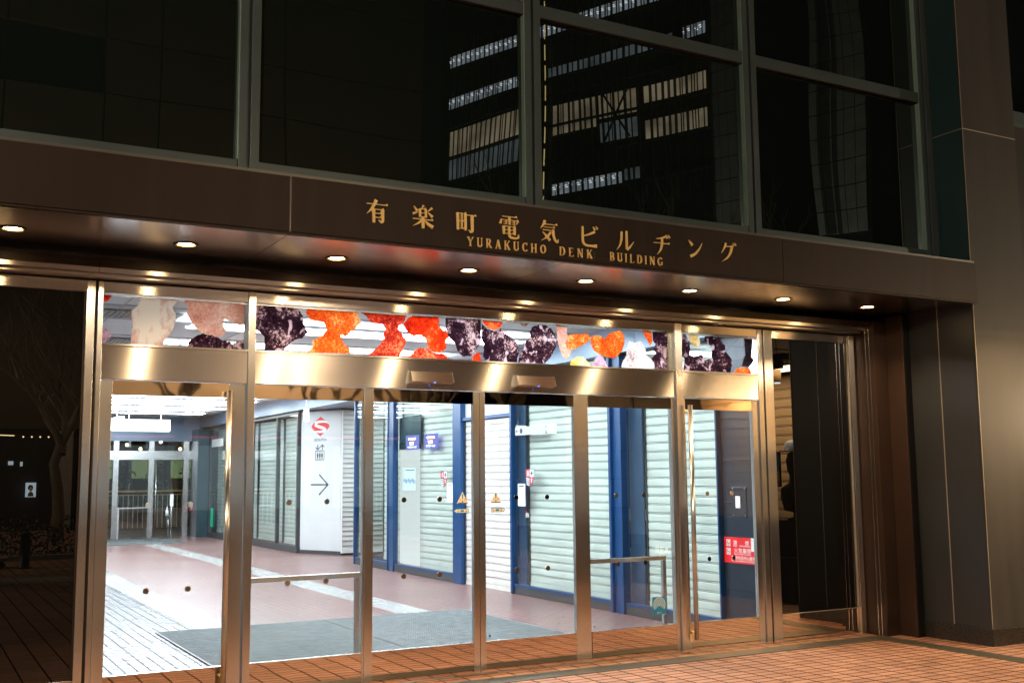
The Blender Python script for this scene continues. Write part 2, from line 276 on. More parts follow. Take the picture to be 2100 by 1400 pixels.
# ---------------------------------------------------------------- mesh helpers
def set_props(o, label=None, cat=None, group=None, kind=None):
    if label: o['label'] = label
    if cat: o['category'] = cat
    if group: o['group'] = group
    if kind: o['kind'] = kind
    return o
def thing(name, label, cat, loc, group=None):
    o = bpy.data.objects.new(name, None); C.objects.link(o); o.location = loc; o.empty_display_size = 0.1
    return set_props(o, label, cat, group)
class MB:
    """collects shapes (world coordinates) and links them as one mesh object"""
    def __init__(s, brush='x', bevel=0.0): s.bm = bmesh.new(); s.brush = brush; s.bevel = bevel
    def box(s, x0, x1, y0, y1, z0, z1, bevel=None):
        bv = s.bevel if bevel is None else bevel
        M = Matrix.Translation(((x0 + x1) / 2, (y0 + y1) / 2, (z0 + z1) / 2)) @ Matrix.Diagonal((abs(x1 - x0), abs(y1 - y0), abs(z1 - z0), 1))
        r = bmesh.ops.create_cube(s.bm, size=1, matrix=M)
        if bv:
            es = list({e for v in r['verts'] for e in v.link_edges})
            bmesh.ops.bevel(s.bm, geom=es, offset=bv, segments=2, affect='EDGES', profile=0.5)
        return s
    def prism(s, pts, f, d):
        """polygon pts (2D) mapped by f(u,v) -> Vector; extruded by vector d (d=None: flat)"""
        vs = [s.bm.verts.new(f(u, v)) for u, v in pts]
        if d is None:
            s.bm.faces.new(vs); return s
        d = Vector(d); ws = [s.bm.verts.new(v.co + d) for v in vs]; k = len(vs)
        s.bm.faces.new(vs); s.bm.faces.new(list(reversed(ws)))
        for i in range(k): s.bm.faces.new((vs[i], ws[i], ws[(i + 1) % k], vs[(i + 1) % k]))
        return s
    def tube(s, pts, rad, seg=10, caps=True):
        pts = [Vector(p) for p in pts]; rr = rad if isinstance(rad, (list, tuple)) else [rad] * len(pts)
        rings = []
        for i, p in enumerate(pts):
            t = (pts[min(i + 1, len(pts) - 1)] - pts[max(i - 1, 0)]).normalized()
            a = t.orthogonal().normalized() if i == 0 else (a0 - t * a0.dot(t)).normalized()
            a0 = a; b = t.cross(a)
            rings.append([s.bm.verts.new(p + (a * math.cos(2 * math.pi * k / seg) + b * math.sin(2 * math.pi * k / seg)) * rr[i]) for k in range(seg)])
        for i in range(len(rings) - 1):
            for k in range(seg):
                fc = s.bm.faces.new((rings[i][k], rings[i][(k + 1) % seg], rings[i + 1][(k + 1) % seg], rings[i + 1][k])); fc.smooth = True
        if caps:
            s.bm.faces.new(list(reversed(rings[0]))); s.bm.faces.new(rings[-1])
        return s
    def disc(s, c, n, rad, thick, seg=24):
        c = Vector(c); n = Vector(n).normalized()
        return s.tube([c, c + n * thick], rad, seg)
    def lathe(s, prof, c, seg=24):
        c = Vector(c); rings = [[s.bm.verts.new(c + Vector((r * math.cos(2 * math.pi * k / seg), r * math.sin(2 * math.pi * k / seg), z))) for k in range(seg)] for r, z in prof]
        for i in range(len(rings) - 1):
            for k in range(seg):
                fc = s.bm.faces.new((rings[i][k], rings[i][(k + 1) % seg], rings[i + 1][(k + 1) % seg], rings[i + 1][k])); fc.smooth = True
        return s
    def sphere(s, c, r, seg=14, scale=(1, 1, 1)):
        M = Matrix.Translation(c) @ Matrix.Diagonal((*scale, 1))
        q = bmesh.ops.create_uvsphere(s.bm, u_segments=seg, v_segments=seg // 2 + 2, radius=r, matrix=M)
        for v in q['verts']:
            for fc in v.link_faces: fc.smooth = True
        return s
    def text(s, body, f, size, extr=0.0, align='LEFT', width=None, bold=0.0):
        c = bpy.data.curves.new('t', 'FONT'); c.body = body; c.size = 1; c.align_x = align; c.offset = bold
        o = bpy.data.objects.new('t', c); C.objects.link(o)
        m = bpy.data.meshes.new_from_object(o.evaluated_get(bpy.context.evaluated_depsgraph_get()))
        bpy.data.objects.remove(o); bpy.data.curves.remove(c)
        xs = [v.co.x for v in m.vertices]; sx = size if width is None or not xs else width / max(1e-6, max(xs) - min(xs))
        vs = [s.bm.verts.new(f(v.co.x * sx, v.co.y * size)) for v in m.vertices]
        for p in m.polygons:
            try: s.bm.faces.new([vs[i] for i in p.vertices])
            except ValueError: pass
        bpy.data.meshes.remove(m); return s
    def build(s, name, m, parent=None, recalc=True):
        if recalc: bmesh.ops.recalc_face_normals(s.bm, faces=s.bm.faces)
        uv = s.bm.loops.layers.uv.new('brush'); ax = 'xyz'.index(s.brush)
        for fc in s.bm.faces:
            nn = [abs(q) for q in fc.normal]; u = ax
            if nn[ax] > 0.8: u = (ax + 1) % 3
            v = [k for k in range(3) if k != u]; v = min(v, key=lambda k: nn[k])
            for lp in fc.loops: lp[uv].uv = (lp.vert.co[u], lp.vert.co[v])
        me = bpy.data.meshes.new(name); s.bm.to_mesh(me); s.bm.free()
        for q in (m if isinstance(m, (list, tuple)) else [m]): me.materials.append(MATS[q] if isinstance(q, str) else q)
        o = bpy.data.objects.new(name, me); C.objects.link(o)
        if parent is not None:
            o.parent = parent; w = Vector((0, 0, 0)); q = parent
            while q is not None: w += q.location; q = q.parent
            o.location = -w
        return o
def bx(name, m, parent, *b, brush='x', bevel=0.0):
    return MB(brush, bevel).box(*b).build(name, m, parent)
def struct(o): o['kind'] = 'structure'; return o
def copy_tree(o, parent=None):
    c = o.copy(); C.objects.link(c); c.parent = parent
    for ch in list(o.children): copy_tree(ch, c)
    return c
def single(o, label, cat, group=None):
    """move a lone mesh's origin to its base"""
    bb = [Vector(v.co) for v in o.data.vertices]
    c = Vector(((min(v.x for v in bb) + max(v.x for v in bb)) / 2, (min(v.y for v in bb) + max(v.y for v in bb)) / 2, min(v.z for v in bb)))
    o.data.transform(Matrix.Translation(-c)); o.location = c
    return set_props(o, label, cat, group)
XZ = lambda y: (lambda u, v: Vector((u, y, v)))
# ---------------------------------------------------------------- ground
m = MB(); m.prism([(-40, -29.6), (60, -29.6), (60, 0.03), (-40, 0.03)], lambda u, v: Vector((u, v, 0)), None)
struct(m.build('pavement', 'paving'))
m = MB(); m.prism([(-40, -12.0), (60, -12.0), (60, -10.6), (-40, -10.6)], lambda u, v: Vector((u, v, 0.004)), None)
struct(m.build('pale_paving_band', 'pale_paving'))
m = MB(); m.box(-40, 60, -16.0, -15.8, -0.05, 0.1)
struct(m.build('kerb', 'kerb_stone'))
m = MB(); m.prism([(-80, -120), (110, -120), (110, -29.6), (-80, -29.6)], lambda u, v: Vector((u, v, -0.02)), None)
struct(m.build('street', 'asphalt'))

def grating(name, label, x0, x1, y0, y1, along):
    t = thing(name, label, 'drain grating', ((x0 + x1) / 2, (y0 + y1) / 2, 0))
    m = MB('x')
    m.box(x0, x1, y0, y0 + .012, .001, .007) if along == 'x' else m.box(x0, x0 + .012, y0, y1, .001, .007)
    m.box(x0, x1, y1 - .012, y1, .001, .007) if along == 'x' else m.box(x1 - .012, x1, y0, y1, .001, .007)
    m.build('frame', 'grating', t)
    m = MB('x')
    if along == 'x':
        x = x0
        while x < x1 - .01:
            m.box(x, x + .013, y0 + .013, y1 - .013, .001, .006); x += .02
    else:
        y = y0
        while y < y1 - .01:
            m.box(x0 + .013, x1 - .013, y, y + .013, .001, .006); y += .02
    o = m.build('bars', 'grating', t)
    bx('pit', 'black', t, x0 + .012, x1 - .012, y0 + .012, y1 - .012, .0005, .002)
grating('drain_grating', 'long metal drain grating running along the doors', -1.0, 8.24, -0.385, -0.175, 'x')
grating('drain_grating', 'metal drain grating running out from the doors beside the pillar', 8.25, 8.45, -3.6, -0.175, 'y')

# ---------------------------------------------------------------- canopy with lettering
cp = thing('canopy', 'brown metal canopy with gold lettering above the entrance doors', 'canopy', (3.5, -0.6, 3.16))
FZ0, FZ1, FY = 3.165, 3.545, -1.285
joints = [-1.2, 2.106, 6.341, 8.765]
for a, b in ((-6.0, -1.206), (-1.2, 2.100), (2.112, 6.338), (6.344, 8.765)):
    bx('fascia_panel', 'bronze', cp, a, b, FY, FY + .05, FZ0 + .012, FZ1, bevel=.002)
m = MB(); m.box(-6, 8.765, FY + .004, FY + .05, FZ0 - .004, FZ0 + .009); m.build('fascia_lip', 'bronze', cp)
for a in (2.106, 6.341): bx('joint_strip', 'sill_grey', cp, a - .005, a + .005, FY + .006, FY + .03, FZ0 + .012, FZ1 - .002)
for a, b in ((-6.0, -0.008), (-.002, 2.103), (2.109, 4.232), (4.238, 6.338), (6.344, 8.765)):
    bx('soffit_panel', 'bronze_soffit', cp, a, b, FY + .055, -0.02, FZ0 + .002, FZ0 + .03)
bx('end_cap', 'bronze_red', cp, 8.755, 8.768, FY + .052, -1.215, FZ0, FZ1 - .002)
bx('coping', 'sill_grey', cp, -6, 8.75, FY + .004, -0.86, FZ1 + .001, FZ1 + .02)
# ---- gold characters
def stroke(m, X, Z, E, pts, wid, k):
    """tapering brush stroke through pts (unit em) with half widths wid"""
    P = []
    pts = [Vector((p[0], p[1])) for p in pts]
    fine = []
    for i in range(len(pts) - 1):
        for q in range(4): fine.append((pts[i].lerp(pts[i + 1], q / 4), wid[i] + (wid[i + 1] - wid[i]) * q / 4))
    fine.append((pts[-1], wid[-1]))
    if len(pts) > 2:   # smooth the path
        for _ in range(2):
            fine = [fine[0]] + [((fine[i - 1][0] + fine[i][0] * 2 + fine[i + 1][0]) / 4, fine[i][1]) for i in range(1, len(fine) - 1)] + [fine[-1]]
    L, Rr = [], []
    for i, (p, w_) in enumerate(fine):
        t = (fine[min(i + 1, len(fine) - 1)][0] - fine[max(i - 1, 0)][0]).normalized(); n_ = Vector((-t.y, t.x))
        L.append(p + n_ * w_); Rr.append(p - n_ * w_)
    poly = L + list(reversed(Rr))
    m.prism([(X + q.x * E, Z + q.y * E) for q in poly], XZ(FY - .014 - .0003 * k), (0, .010 + .0003 * k, 0))
H = lambda x0, x1, y, t=.018: ('p', [(x0, y - t), (x1 - .10, y - t), (x1, y - t), (x1 - .045, y + .075), (x1 - .12, y + t), (x0, y + t)])
V = lambda x, y0, y1, w=.058: ('p', [(x - w, y0), (x + w, y0), (x + w, y1), (x - w * .2, y1 + .03), (x - w * 1.5, y1)])
B = lambda pts, wid: ('b', pts, wid)
HK = lambda x, y, w=.058: B([(x, y + .12), (x - .01, y + .03), (x - .07, y - .01), (x - .19, y + .09)], [w, w, .05, .006])
GL = {
 'yu': [H(.02, .98, .80), B([(.44, .99), (.36, .80), (.22, .55), (.02, .36)], [.075, .065, .05, .008]), V(.335, .0, .58), H(.36, .80, .585, .015),
        V(.745, .10, .60), HK(.745, .04), H(.38, .70, .41, .015), H(.38, .70, .235, .015)],
 'raku': [B([(.53, 1.0), (.44, .86)], [.05, .012]), V(.36, .47, .83, .045), V(.64, .47, .83, .045), H(.36, .66, .84, .016), H(.36, .66, .66, .014), H(.36, .66, .49, .016),
          B([(.06, .93), (.22, .72)], [.012, .06]), B([(.02, .60), (.25, .67)], [.055, .012]), B([(.93, .92), (.72, .74)], [.055, .012]), B([(.74, .70), (.95, .52)], [.012, .065]),
          H(.02, .98, .375), V(.50, -.02, .46), B([(.46, .37), (.30, .20), (.02, .05)], [.04, .045, .008]), B([(.54, .37), (.72, .18), (.97, .06)], [.015, .06, .075])],
 'machi': [V(.075, .10, .86, .055), V(.455, .10, .86, .055), H(.06, .50, .86, .016), H(.10, .43, .51, .014), H(.10, .43, .17, .016), V(.265, .17, .85, .03),
           H(.52, 1.0, .80, .02), V(.79, .12, .80, .06), HK(.79, .05)],
 'den': [H(.12, .90, .955, .017), H(.08, .97, .80, .016), B([(.09, .82), (.02, .60)], [.03, .06]), B([(.95, .80), (.87, .63)], [.05, .012]), V(.50, .58, .95, .045),
         H(.20, .38, .71, .018), H(.20, .38, .61, .018), H(.62, .80, .71, .018), H(.62, .80, .61, .018),
         V(.20, .12, .50, .05), V(.76, .12, .50, .05), H(.18, .80, .50, .016), H(.22, .74, .335, .014), H(.22, .74, .17, .016),
         B([(.47, .50), (.47, .12), (.52, -.01), (.75, -.03), (.95, .0), (.96, .17)], [.05, .05, .05, .045, .045, .008])],
 'ki': [B([(.26, .99), (.18, .80), (.02, .60)], [.065, .05, .008]), H(.22, .93, .82, .017), H(.20, .80, .68, .015), H(.14, .76, .545, .017),
        B([(.70, .55), (.71, .30), (.80, .08), (.93, -.01), (.97, .17)], [.055, .055, .05, .05, .006]), B([(.13, .44), (.34, .25), (.52, .06)], [.015, .05, .06]), B([(.56, .46), (.36, .20), (.06, .03)], [.06, .045, .008])],
 'bi': [B([(.14, .93), (.14, .50), (.15, .15), (.30, .02), (.65, .02), (.93, .04)], [.05, .055, .055, .05, .05, .085]), B([(.16, .47), (.50, .57), (.82, .72)], [.02, .045, .06]),
        B([(.74, .96), (.84, .80)], [.012, .045]), B([(.90, 1.0), (.99, .86)], [.012, .045])],
 'ru': [B([(.30, .90), (.28, .50), (.18, .20), (.0, -.02)], [.055, .055, .04, .006]), B([(.58, .95), (.585, .50), (.58, .05)], [.05, .06, .055]), B([(.60, .03), (.80, .20), (1.0, .45)], [.06, .04, .006])],
 'ji': [B([(.18, .76), (.45, .80), (.74, .90)], [.012, .04, .05]), H(.02, .98, .55, .02), B([(.52, .82), (.52, .50), (.42, .20), (.22, -.02)], [.05, .055, .045, .006]),
        B([(.76, .99), (.86, .82)], [.012, .042]), B([(.90, 1.0), (1.0, .86)], [.012, .042])],
 'n': [B([(.10, .88), (.22, .76), (.34, .62)], [.012, .055, .075]), B([(.20, .06), (.50, .20), (.78, .48), (.96, .80)], [.075, .06, .035, .006])],
 'gu': [B([(.34, .95), (.24, .70), (.04, .42)], [.055, .04, .006]), B([(.30, .78), (.74, .80)], [.018, .03]), B([(.74, .83), (.62, .45), (.40, .18), (.06, -.02)], [.075, .06, .045, .006]),
        B([(.78, .98), (.86, .84)], [.010, .038]), B([(.91, 1.0), (.99, .88)], [.010, .038])],
}
def glyph(m, strokes, X, Z, E, wx=1.0):
    for k, st in enumerate(strokes):
        if st[0] == 'p': m.prism([(X + q[0] * E * wx, Z + q[1] * E) for q in st[1]], XZ(FY - .014 - .0003 * k), (0, .010 + .0003 * k, 0))
        else: stroke(m, X, Z, E, st[1], st[2], k)
for key, cx in zip(('yu', 'raku', 'machi', 'den', 'ki', 'bi', 'ru', 'ji', 'n', 'gu'), (2.705, 3.042, 3.377, 3.724, 4.060, 4.406, 4.735, 5.082, 5.409, 5.752)):
    m = MB('z'); glyph(m, GL[key], cx - .08, 3.296, .158); m.build('letter', 'gold', cp)
# ---- latin serif capitals (unit height 1)
sv = lambda x, w=.075: [('p', [(x - w, 0), (x + w, 0), (x + w, 1), (x - w, 1)]), ('p', [(x - w - .07, 0), (x + w + .07, 0), (x + w + .07, .045), (x - w - .07, .045)]), ('p', [(x - w - .07, .955), (x + w + .07, .955), (x + w + .07, 1), (x - w - .07, 1)])]
tv = lambda x: [('p', [(x - .028, 0), (x + .028, 0), (x + .028, 1), (x - .028, 1)]), ('p', [(x - .11, .955), (x + .11, .955), (x + .11, 1), (x - .11, 1)])]
def arc(cx, cy, rx, ry, a0, a1, wmax, wmin):
    n_ = 14; return B([(cx + rx * math.cos(R(a0 + (a1 - a0) * i / n_)), cy + ry * math.sin(R(a0 + (a1 - a0) * i / n_))) for i in range(n_ + 1)],
             [wmin + (wmax - wmin) * abs(math.cos(R(a0 + (a1 - a0) * i / n_))) for i in range(n_ + 1)])
LT = {
 'Y': (.92, [B([(.10, .97), (.47, .45)], [.075, .07]), B([(.84, .97), (.47, .45)], [.028, .028])] + [('p', [(.39, 0), (.54, 0), (.54, .47), (.39, .47)]), ('p', [(.28, 0), (.65, 0), (.65, .045), (.28, .045)]), ('p', [(.0, .955), (.28, .955), (.28, 1), (.0, 1)]), ('p', [(.70, .955), (.95, .955), (.95, 1), (.70, 1)])]),
 'U': (.88, [('p', [(.10, .3), (.25, .3), (.25, 1), (.10, 1)]), ('p', [(.02, .955), (.34, .955), (.34, 1), (.02, 1)]), ('p', [(.70, .3), (.755, .3), (.755, 1), (.70, 1)]), ('p', [(.60, .955), (.85, .955), (.85, 1), (.60, 1)]), arc(.45, .30, .275, .27, 180, 360, .065, .035)]),
 'R': (.86, sv(.16) + [arc(.36, .74, .24, .235, 90, -90, .07, .025), ('p', [(.16, .955), (.38, .955), (.38, 1), (.16, 1)]), ('p', [(.16, .48), (.38, .48), (.38, .53), (.16, .53)]), B([(.38, .50), (.74, .02)], [.07, .075]), ('p', [(.66, 0), (.90, 0), (.90, .045), (.66, .045)])]),
 'A': (.90, [B([(.14, .02), (.44, .98)], [.026, .03]), B([(.44, .98), (.74, .02)], [.07, .075]), ('p', [(.24, .30), (.66, .30), (.66, .345), (.24, .345)]), ('p', [(.02, 0), (.28, 0), (.28, .045), (.02, .045)]), ('p', [(.60, 0), (.90, 0), (.90, .045), (.60, .045)])]),
 'K': (.90, sv(.16) + [B([(.76, .96), (.24, .46)], [.028, .028]), B([(.38, .60), (.76, .03)], [.07, .075]), ('p', [(.62, .955), (.88, .955), (.88, 1), (.62, 1)]), ('p', [(.62, 0), (.92, 0), (.92, .045), (.62, .045)])]),
 'C': (.86, [arc(.46, .5, .36, .46, 40, 320, .07, .028), ('p', [(.72, .72), (.78, .72), (.78, 1), (.72, .92)])]),
 'H': (.96, sv(.16) + sv(.76) + [('p', [(.16, .48), (.76, .48), (.76, .53), (.16, .53)])]),
 'O': (.92, [arc(.46, .5, .36, .46, 0, 360, .07, .028)]),
 'D': (.94, sv(.16) + [arc(.36, .5, .42, .475, 90, -90, .075, .025), ('p', [(.16, .955), (.38, .955), (.38, 1), (.16, 1)]), ('p', [(.16, 0), (.38, 0), (.38, .045), (.16, .045)])]),
 'E': (.82, sv(.16) + [('p', [(.16, .955), (.68, .955), (.70, .76), (.64, 1), (.16, 1)]), ('p', [(.16, .955), (.70, .955), (.70, 1), (.16, 1)]), ('p', [(.16, .48), (.54, .48), (.54, .53), (.16, .53)]), ('p', [(.16, 0), (.74, 0), (.74, .20), (.68, .045), (.16, .045)])]),
 'N': (.98, tv(.14) + tv(.80) + [B([(.12, .98), (.79, .02)], [.075, .075])]),
 'B': (.84, sv(.16) + [arc(.36, .745, .22, .23, 90, -90, .065, .025), arc(.38, .265, .27, .24, 90, -90, .07, .025), ('p', [(.16, .955), (.38, .955), (.38, 1), (.16, 1)]), ('p', [(.16, .48), (.38, .48), (.38, .53), (.16, .53)]), ('p', [(.16, 0), (.40, 0), (.40, .045), (.16, .045)])]),
 'I': (.44, sv(.18)),
 'L': (.80, sv(.16) + [('p', [(.16, 0), (.72, 0), (.72, .22), (.66, .045), (.16, .045)])]),
 'G': (.94, [arc(.46, .5, .36, .46, 40, 330, .07, .028), ('p', [(.70, .10), (.83, .10), (.83, .46), (.70, .46)]), ('p', [(.60, .42), (.92, .42), (.92, .465), (.60, .465)])]),
}
for word, x0, x1 in (('YURAKUCHO', 3.382, 4.026), ('DENK', 4.143, 4.430), ('BUILDING', 4.590, 5.086)):
    adv = sum(LT[c][0] for c in word); E_ = .066; gap = ((x1 - x0) - adv * E_ * .80) / (len(word) - 1); x = x0
    for c in word:
        m = MB('z'); glyph(m, [s for s in LT[c][1] if s[0] == 'p'], x, 3.203, E_, .80)
        for k, s_ in enumerate([s for s in LT[c][1] if s[0] == 'b']):
            stroke(m, x, 3.203, E_, [(q[0] * .80, q[1]) for q in s_[1]], s_[2], k + 8)
        m.build('letter', 'gold', cp); x += LT[c][0] * E_ * .80 + gap
bx('glue_mark', 'sill_grey', cp, 4.452, 4.456, FY - .002, FY + .001, 3.208, 3.262)

# recessed downlights
def downlight(x, label):
    t = thing('downlight', label, 'downlight', (x, -0.64, 3.165), 'downlights along the canopy')
    m = MB(); m.lathe([(.062, .002), (.062, -.004), (.078, -.006), (.084, -.001), (.084, .003)], (x, -.64, 3.165), 32); m.build('trim_ring', 'bronze', t)
    m = MB(); m.lathe([(.062, -.003), (.050, .004)], (x, -.64, 3.165), 32); m.build('halo_ring', 'gold', t)  # gold ring put in for the warm halo round the lens
    m = MB(); m.lathe([(.0, -.001), (.03, -.001), (.050, .002)], (x, -.64, 3.165), 32); m.build('lens', 'lamp_lens', t)
    ld = bpy.data.lights.new('downlight_beam', 'SPOT'); ld.energy = 120; ld.color = (1.0, .68, .37); ld.spot_size = R(128); ld.spot_blend = .8; ld.shadow_soft_size = .03
    lo = bpy.data.objects.new('downlight_beam', ld); C.objects.link(lo); lo.parent = t; lo.location = (0, 0, -.03)
    return t
names = ['first downlight from the left end of the canopy', 'second downlight from the left, above the left swing door', 'third downlight from the left, above the fixed pane beside the left door',
         'fourth downlight from the left, above the left sliding leaf', 'fifth downlight from the left, above the right sliding leaf', 'sixth downlight from the left, above the pane with the blue sticker',
         'seventh downlight from the left, above the right swing door', 'last downlight at the pillar end of the canopy']
d0 = downlight(.514, 'warm round ' + names[0])
for i in range(1, 8):
    d = copy_tree(d0); d.location.x = .514 + 1.0697 * i; d['label'] = 'warm round ' + names[i]

# ---------------------------------------------------------------- pillar and stepped jambs at the right end
pl = thing('pillar', 'tall grey metal clad pillar with dark stone base at right', 'pillar', (9.18, -.83, 0))
for z0, z1 in ((.158, 3.56), (3.5601, 4.883), (4.893, 14.0)):
    bx('front_panel', 'pillar_metal', pl, 8.792, 9.57, -1.212, -1.19, z0, z1)
    bx('side_panel', 'pillar_side' if z0 < 1 else 'pillar_teal', pl, 8.79, 8.81, -.785, -.44, z0, z1)
    bx('side_panel', 'pillar_side' if z0 < 1 else 'pillar_teal', pl, 8.79, 8.81, -1.189, -.797, z0, z1)
bx('joint_strip', 'joint_metal', pl, 8.787, 8.80, -.796, -.786, .158, 3.56, brush='z'); bx('corner_trim', 'joint_metal', pl, 8.7875, 8.791, -1.2145, -1.208, .158, 14, brush='z')
m = MB('x'); m.box(8.787, 9.57, -1.214, -.44, 4.884, 4.892); m.build('level_joint', 'joint_metal', pl)
m = MB('x', .004); m.box(8.782, 9.58, -1.222, -.43, 0, .156); m.build('plinth', 'stone_plinth', pl)
bx('core', 'black', pl, 8.815, 9.565, -1.185, 0.3, .157, 14)
jm = thing('door_jamb', 'stepped brown bronze jamb between door glass and pillar', 'jamb', (8.6, -.2, 0))
bx('inner_jamb', 'bronze_red', jm, 8.478, 8.70, -.255, .05, .003, 3.11, brush='z', bevel=.003)
bx('outer_fin', 'bronze_red', jm, 8.655, 8.676, -.47, -.256, .003, 3.15, brush='z', bevel=.002)
m = MB('z'); m.box(8.4745, 8.479, -.155, -.146, .003, 3.03); m.box(8.4745, 8.479, -.200, -.191, .003, 3.03); m.build('guide_channel', 'rail_steel', jm)
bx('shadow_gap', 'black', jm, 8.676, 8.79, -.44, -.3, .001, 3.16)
bx('bronze_panel', 'bronze_red', jm, 8.481, 8.654, -.262, -.2555, .16, 3.08, brush='z')

# ---------------------------------------------------------------- upper window wall
YW = -.875
uw = thing('window_wall', 'dark glazed upper storey window wall with grey metal mullions', 'window wall', (3.5, YW, 3.57))
def mullion(x0, x1, edge=True):
    w2 = (x1 - x0)
    g0, g1 = x0 + w2 * .40, x0 + w2 * .56
    m = MB('z', .003); m.box(x0, g0, YW, YW + .12, 3.57, 14); m.box(g1, x1, YW, YW + .12, 3.57, 14); m.box(g0, g1, YW + .03, YW + .10, 3.57, 14)
    o = m.build('mullion', 'frame_grey', uw)
    m = MB('z'); m.box(x0 - .006, x0 - .0005, YW + .006, YW + .10, 3.74, 14); m.build('edge_strip', 'frame_edge', uw)
for a in ((-2.55, -2.40), (-.31, -.16), (1.862, 2.006), (4.109, 4.253), (6.354, 6.500), (8.612, 8.742)): mullion(*a)
bays = [(-6, -2.556), (-2.40, -.316), (-.16, 1.856), (2.006, 4.103), (4.253, 6.348), (6.500, 8.606)]
rails = {2: None}
for i, (a, b) in enumerate(bays):
    bx('sill_frame', 'frame_grey', uw, a, b, YW + .004, YW + .12, 3.66, 3.735, bevel=.003)
    bx('glass_edge', 'frame_edge', uw, a, b, YW + .03, YW + .06, 3.7355, 3.741)
    if i >= 3:
        bx('transom_rail', 'frame_grey', uw, a, b, YW + .004, YW + .12, 5.222, 5.325, bevel=.003)
        bx('glass_pane', 'window_glass', uw, a, b, YW + .055, YW + .067, 3.735, 5.222)
        bx('glass_pane', 'window_glass', uw, a, b, YW + .055, YW + .067, 5.325, 9)
        bx('glass_edge', 'bronze', uw, a, b, YW + .01, YW + .05, 5.2165, 5.2215)
    else:
        bx('glass_pane', 'window_glass', uw, a, b, YW + .055, YW + .067, 3.735, 9)
m = MB('x', .004); m.box(-6, 8.785, YW - .05, YW + .12, 3.567, 3.655); m.build('sill', 'sill_grey', uw)
bx('end_strip', 'sill_grey', uw, 8.745, 8.789, YW + .02, YW + .05, 3.66, 14)
bx('end_frame', 'frame_grey', uw, 8.744, 8.79, YW + .06, YW + .10, 3.57, 14)
bx('dark_room', 'black', uw, -6, 8.79, YW + .13, YW + 4, 3.57, 14)
# window to the right of the pillar
rw = thing('side_window', 'dark teal upper window right of the pillar', 'window', (11, -1.0, 4.9))
bx('glass_pane', 'window_glass', rw, 9.60, 13, -1.02, -1.0, 5.25, 9)
bx('sill', 'frame_grey', rw, 9.60, 13, -1.10, -0.9, 5.12, 5.245)
bx('dark_wall', 'black', rw, 9.60, 13, -1.02, -.9, 0.0, 5.115)
# ---------------------------------------------------------------- storefront frame
sf = thing('entrance_surround', 'brushed stainless steel frame holding all the entrance doors and panes', 'door frame', (4, 0, 0))
def post(x0, x1, z0=0.002, z1=2.983, y0=0.0, y1=.13): return bx('post', 'steel', sf, x0, x1, y0, y1, z0, z1, brush='z', bevel=.003)
post(1.052, 1.108); post(1.128, 1.162); bx('post_groove', 'bronze', sf, 1.108, 1.128, .02, .13, .002, 2.98, brush='z')
post(2.195, 2.250, y0=-.012); post(6.172, 6.250, y0=-.012)
post(7.172, 7.236); post(7.256, 7.366); bx('post_groove', 'bronze', sf, 7.236, 7.256, .02, .13, .002, 2.98, brush='z')
post(8.392, 8.462, y0=-.01)
for a, b in ((-6, 1.050), (1.164, 2.193), (2.252, 6.170), (6.252, 7.170), (7.368, 8.39)):
    bx('header', 'steel', sf, a, b, .004, .12, 2.905, 2.982, bevel=.002)
for a, b in ((1.164, 2.193), (2.252, 6.170), (6.252, 7.170)):
    bx('transom_beam', 'steel', sf, a, b, .004, .12, 2.294, 2.532, bevel=.002)
    bx('beam_ledge', 'steel_fine', sf, a, b, -.004, .12, 2.533, 2.545)
m = MB(); m.box(-6, 8.47, -.10, .12, 2.999, 3.02, .003); m.build('track_lip', 'steel_fine', sf)
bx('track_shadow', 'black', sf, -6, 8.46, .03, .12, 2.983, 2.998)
for a, b in ((-6, 1.104), (1.108, 6.246), (6.250, 8.475)):
    bx('track_cover', 'bronze', sf, a, b, -.16, .10, 3.056, 3.12, bevel=.002)
    bx('track_soffit', 'steel_fine', sf, a, b, -.155, .10, 3.024, 3.054)
bx('track_clip', 'steel_fine', sf, 6.62, 6.66, -.102, -.02, 2.985, 2.999)
bx('threshold', 'steel_fine', sf, 1.05, 8.46, .02, .12, .001, .008)

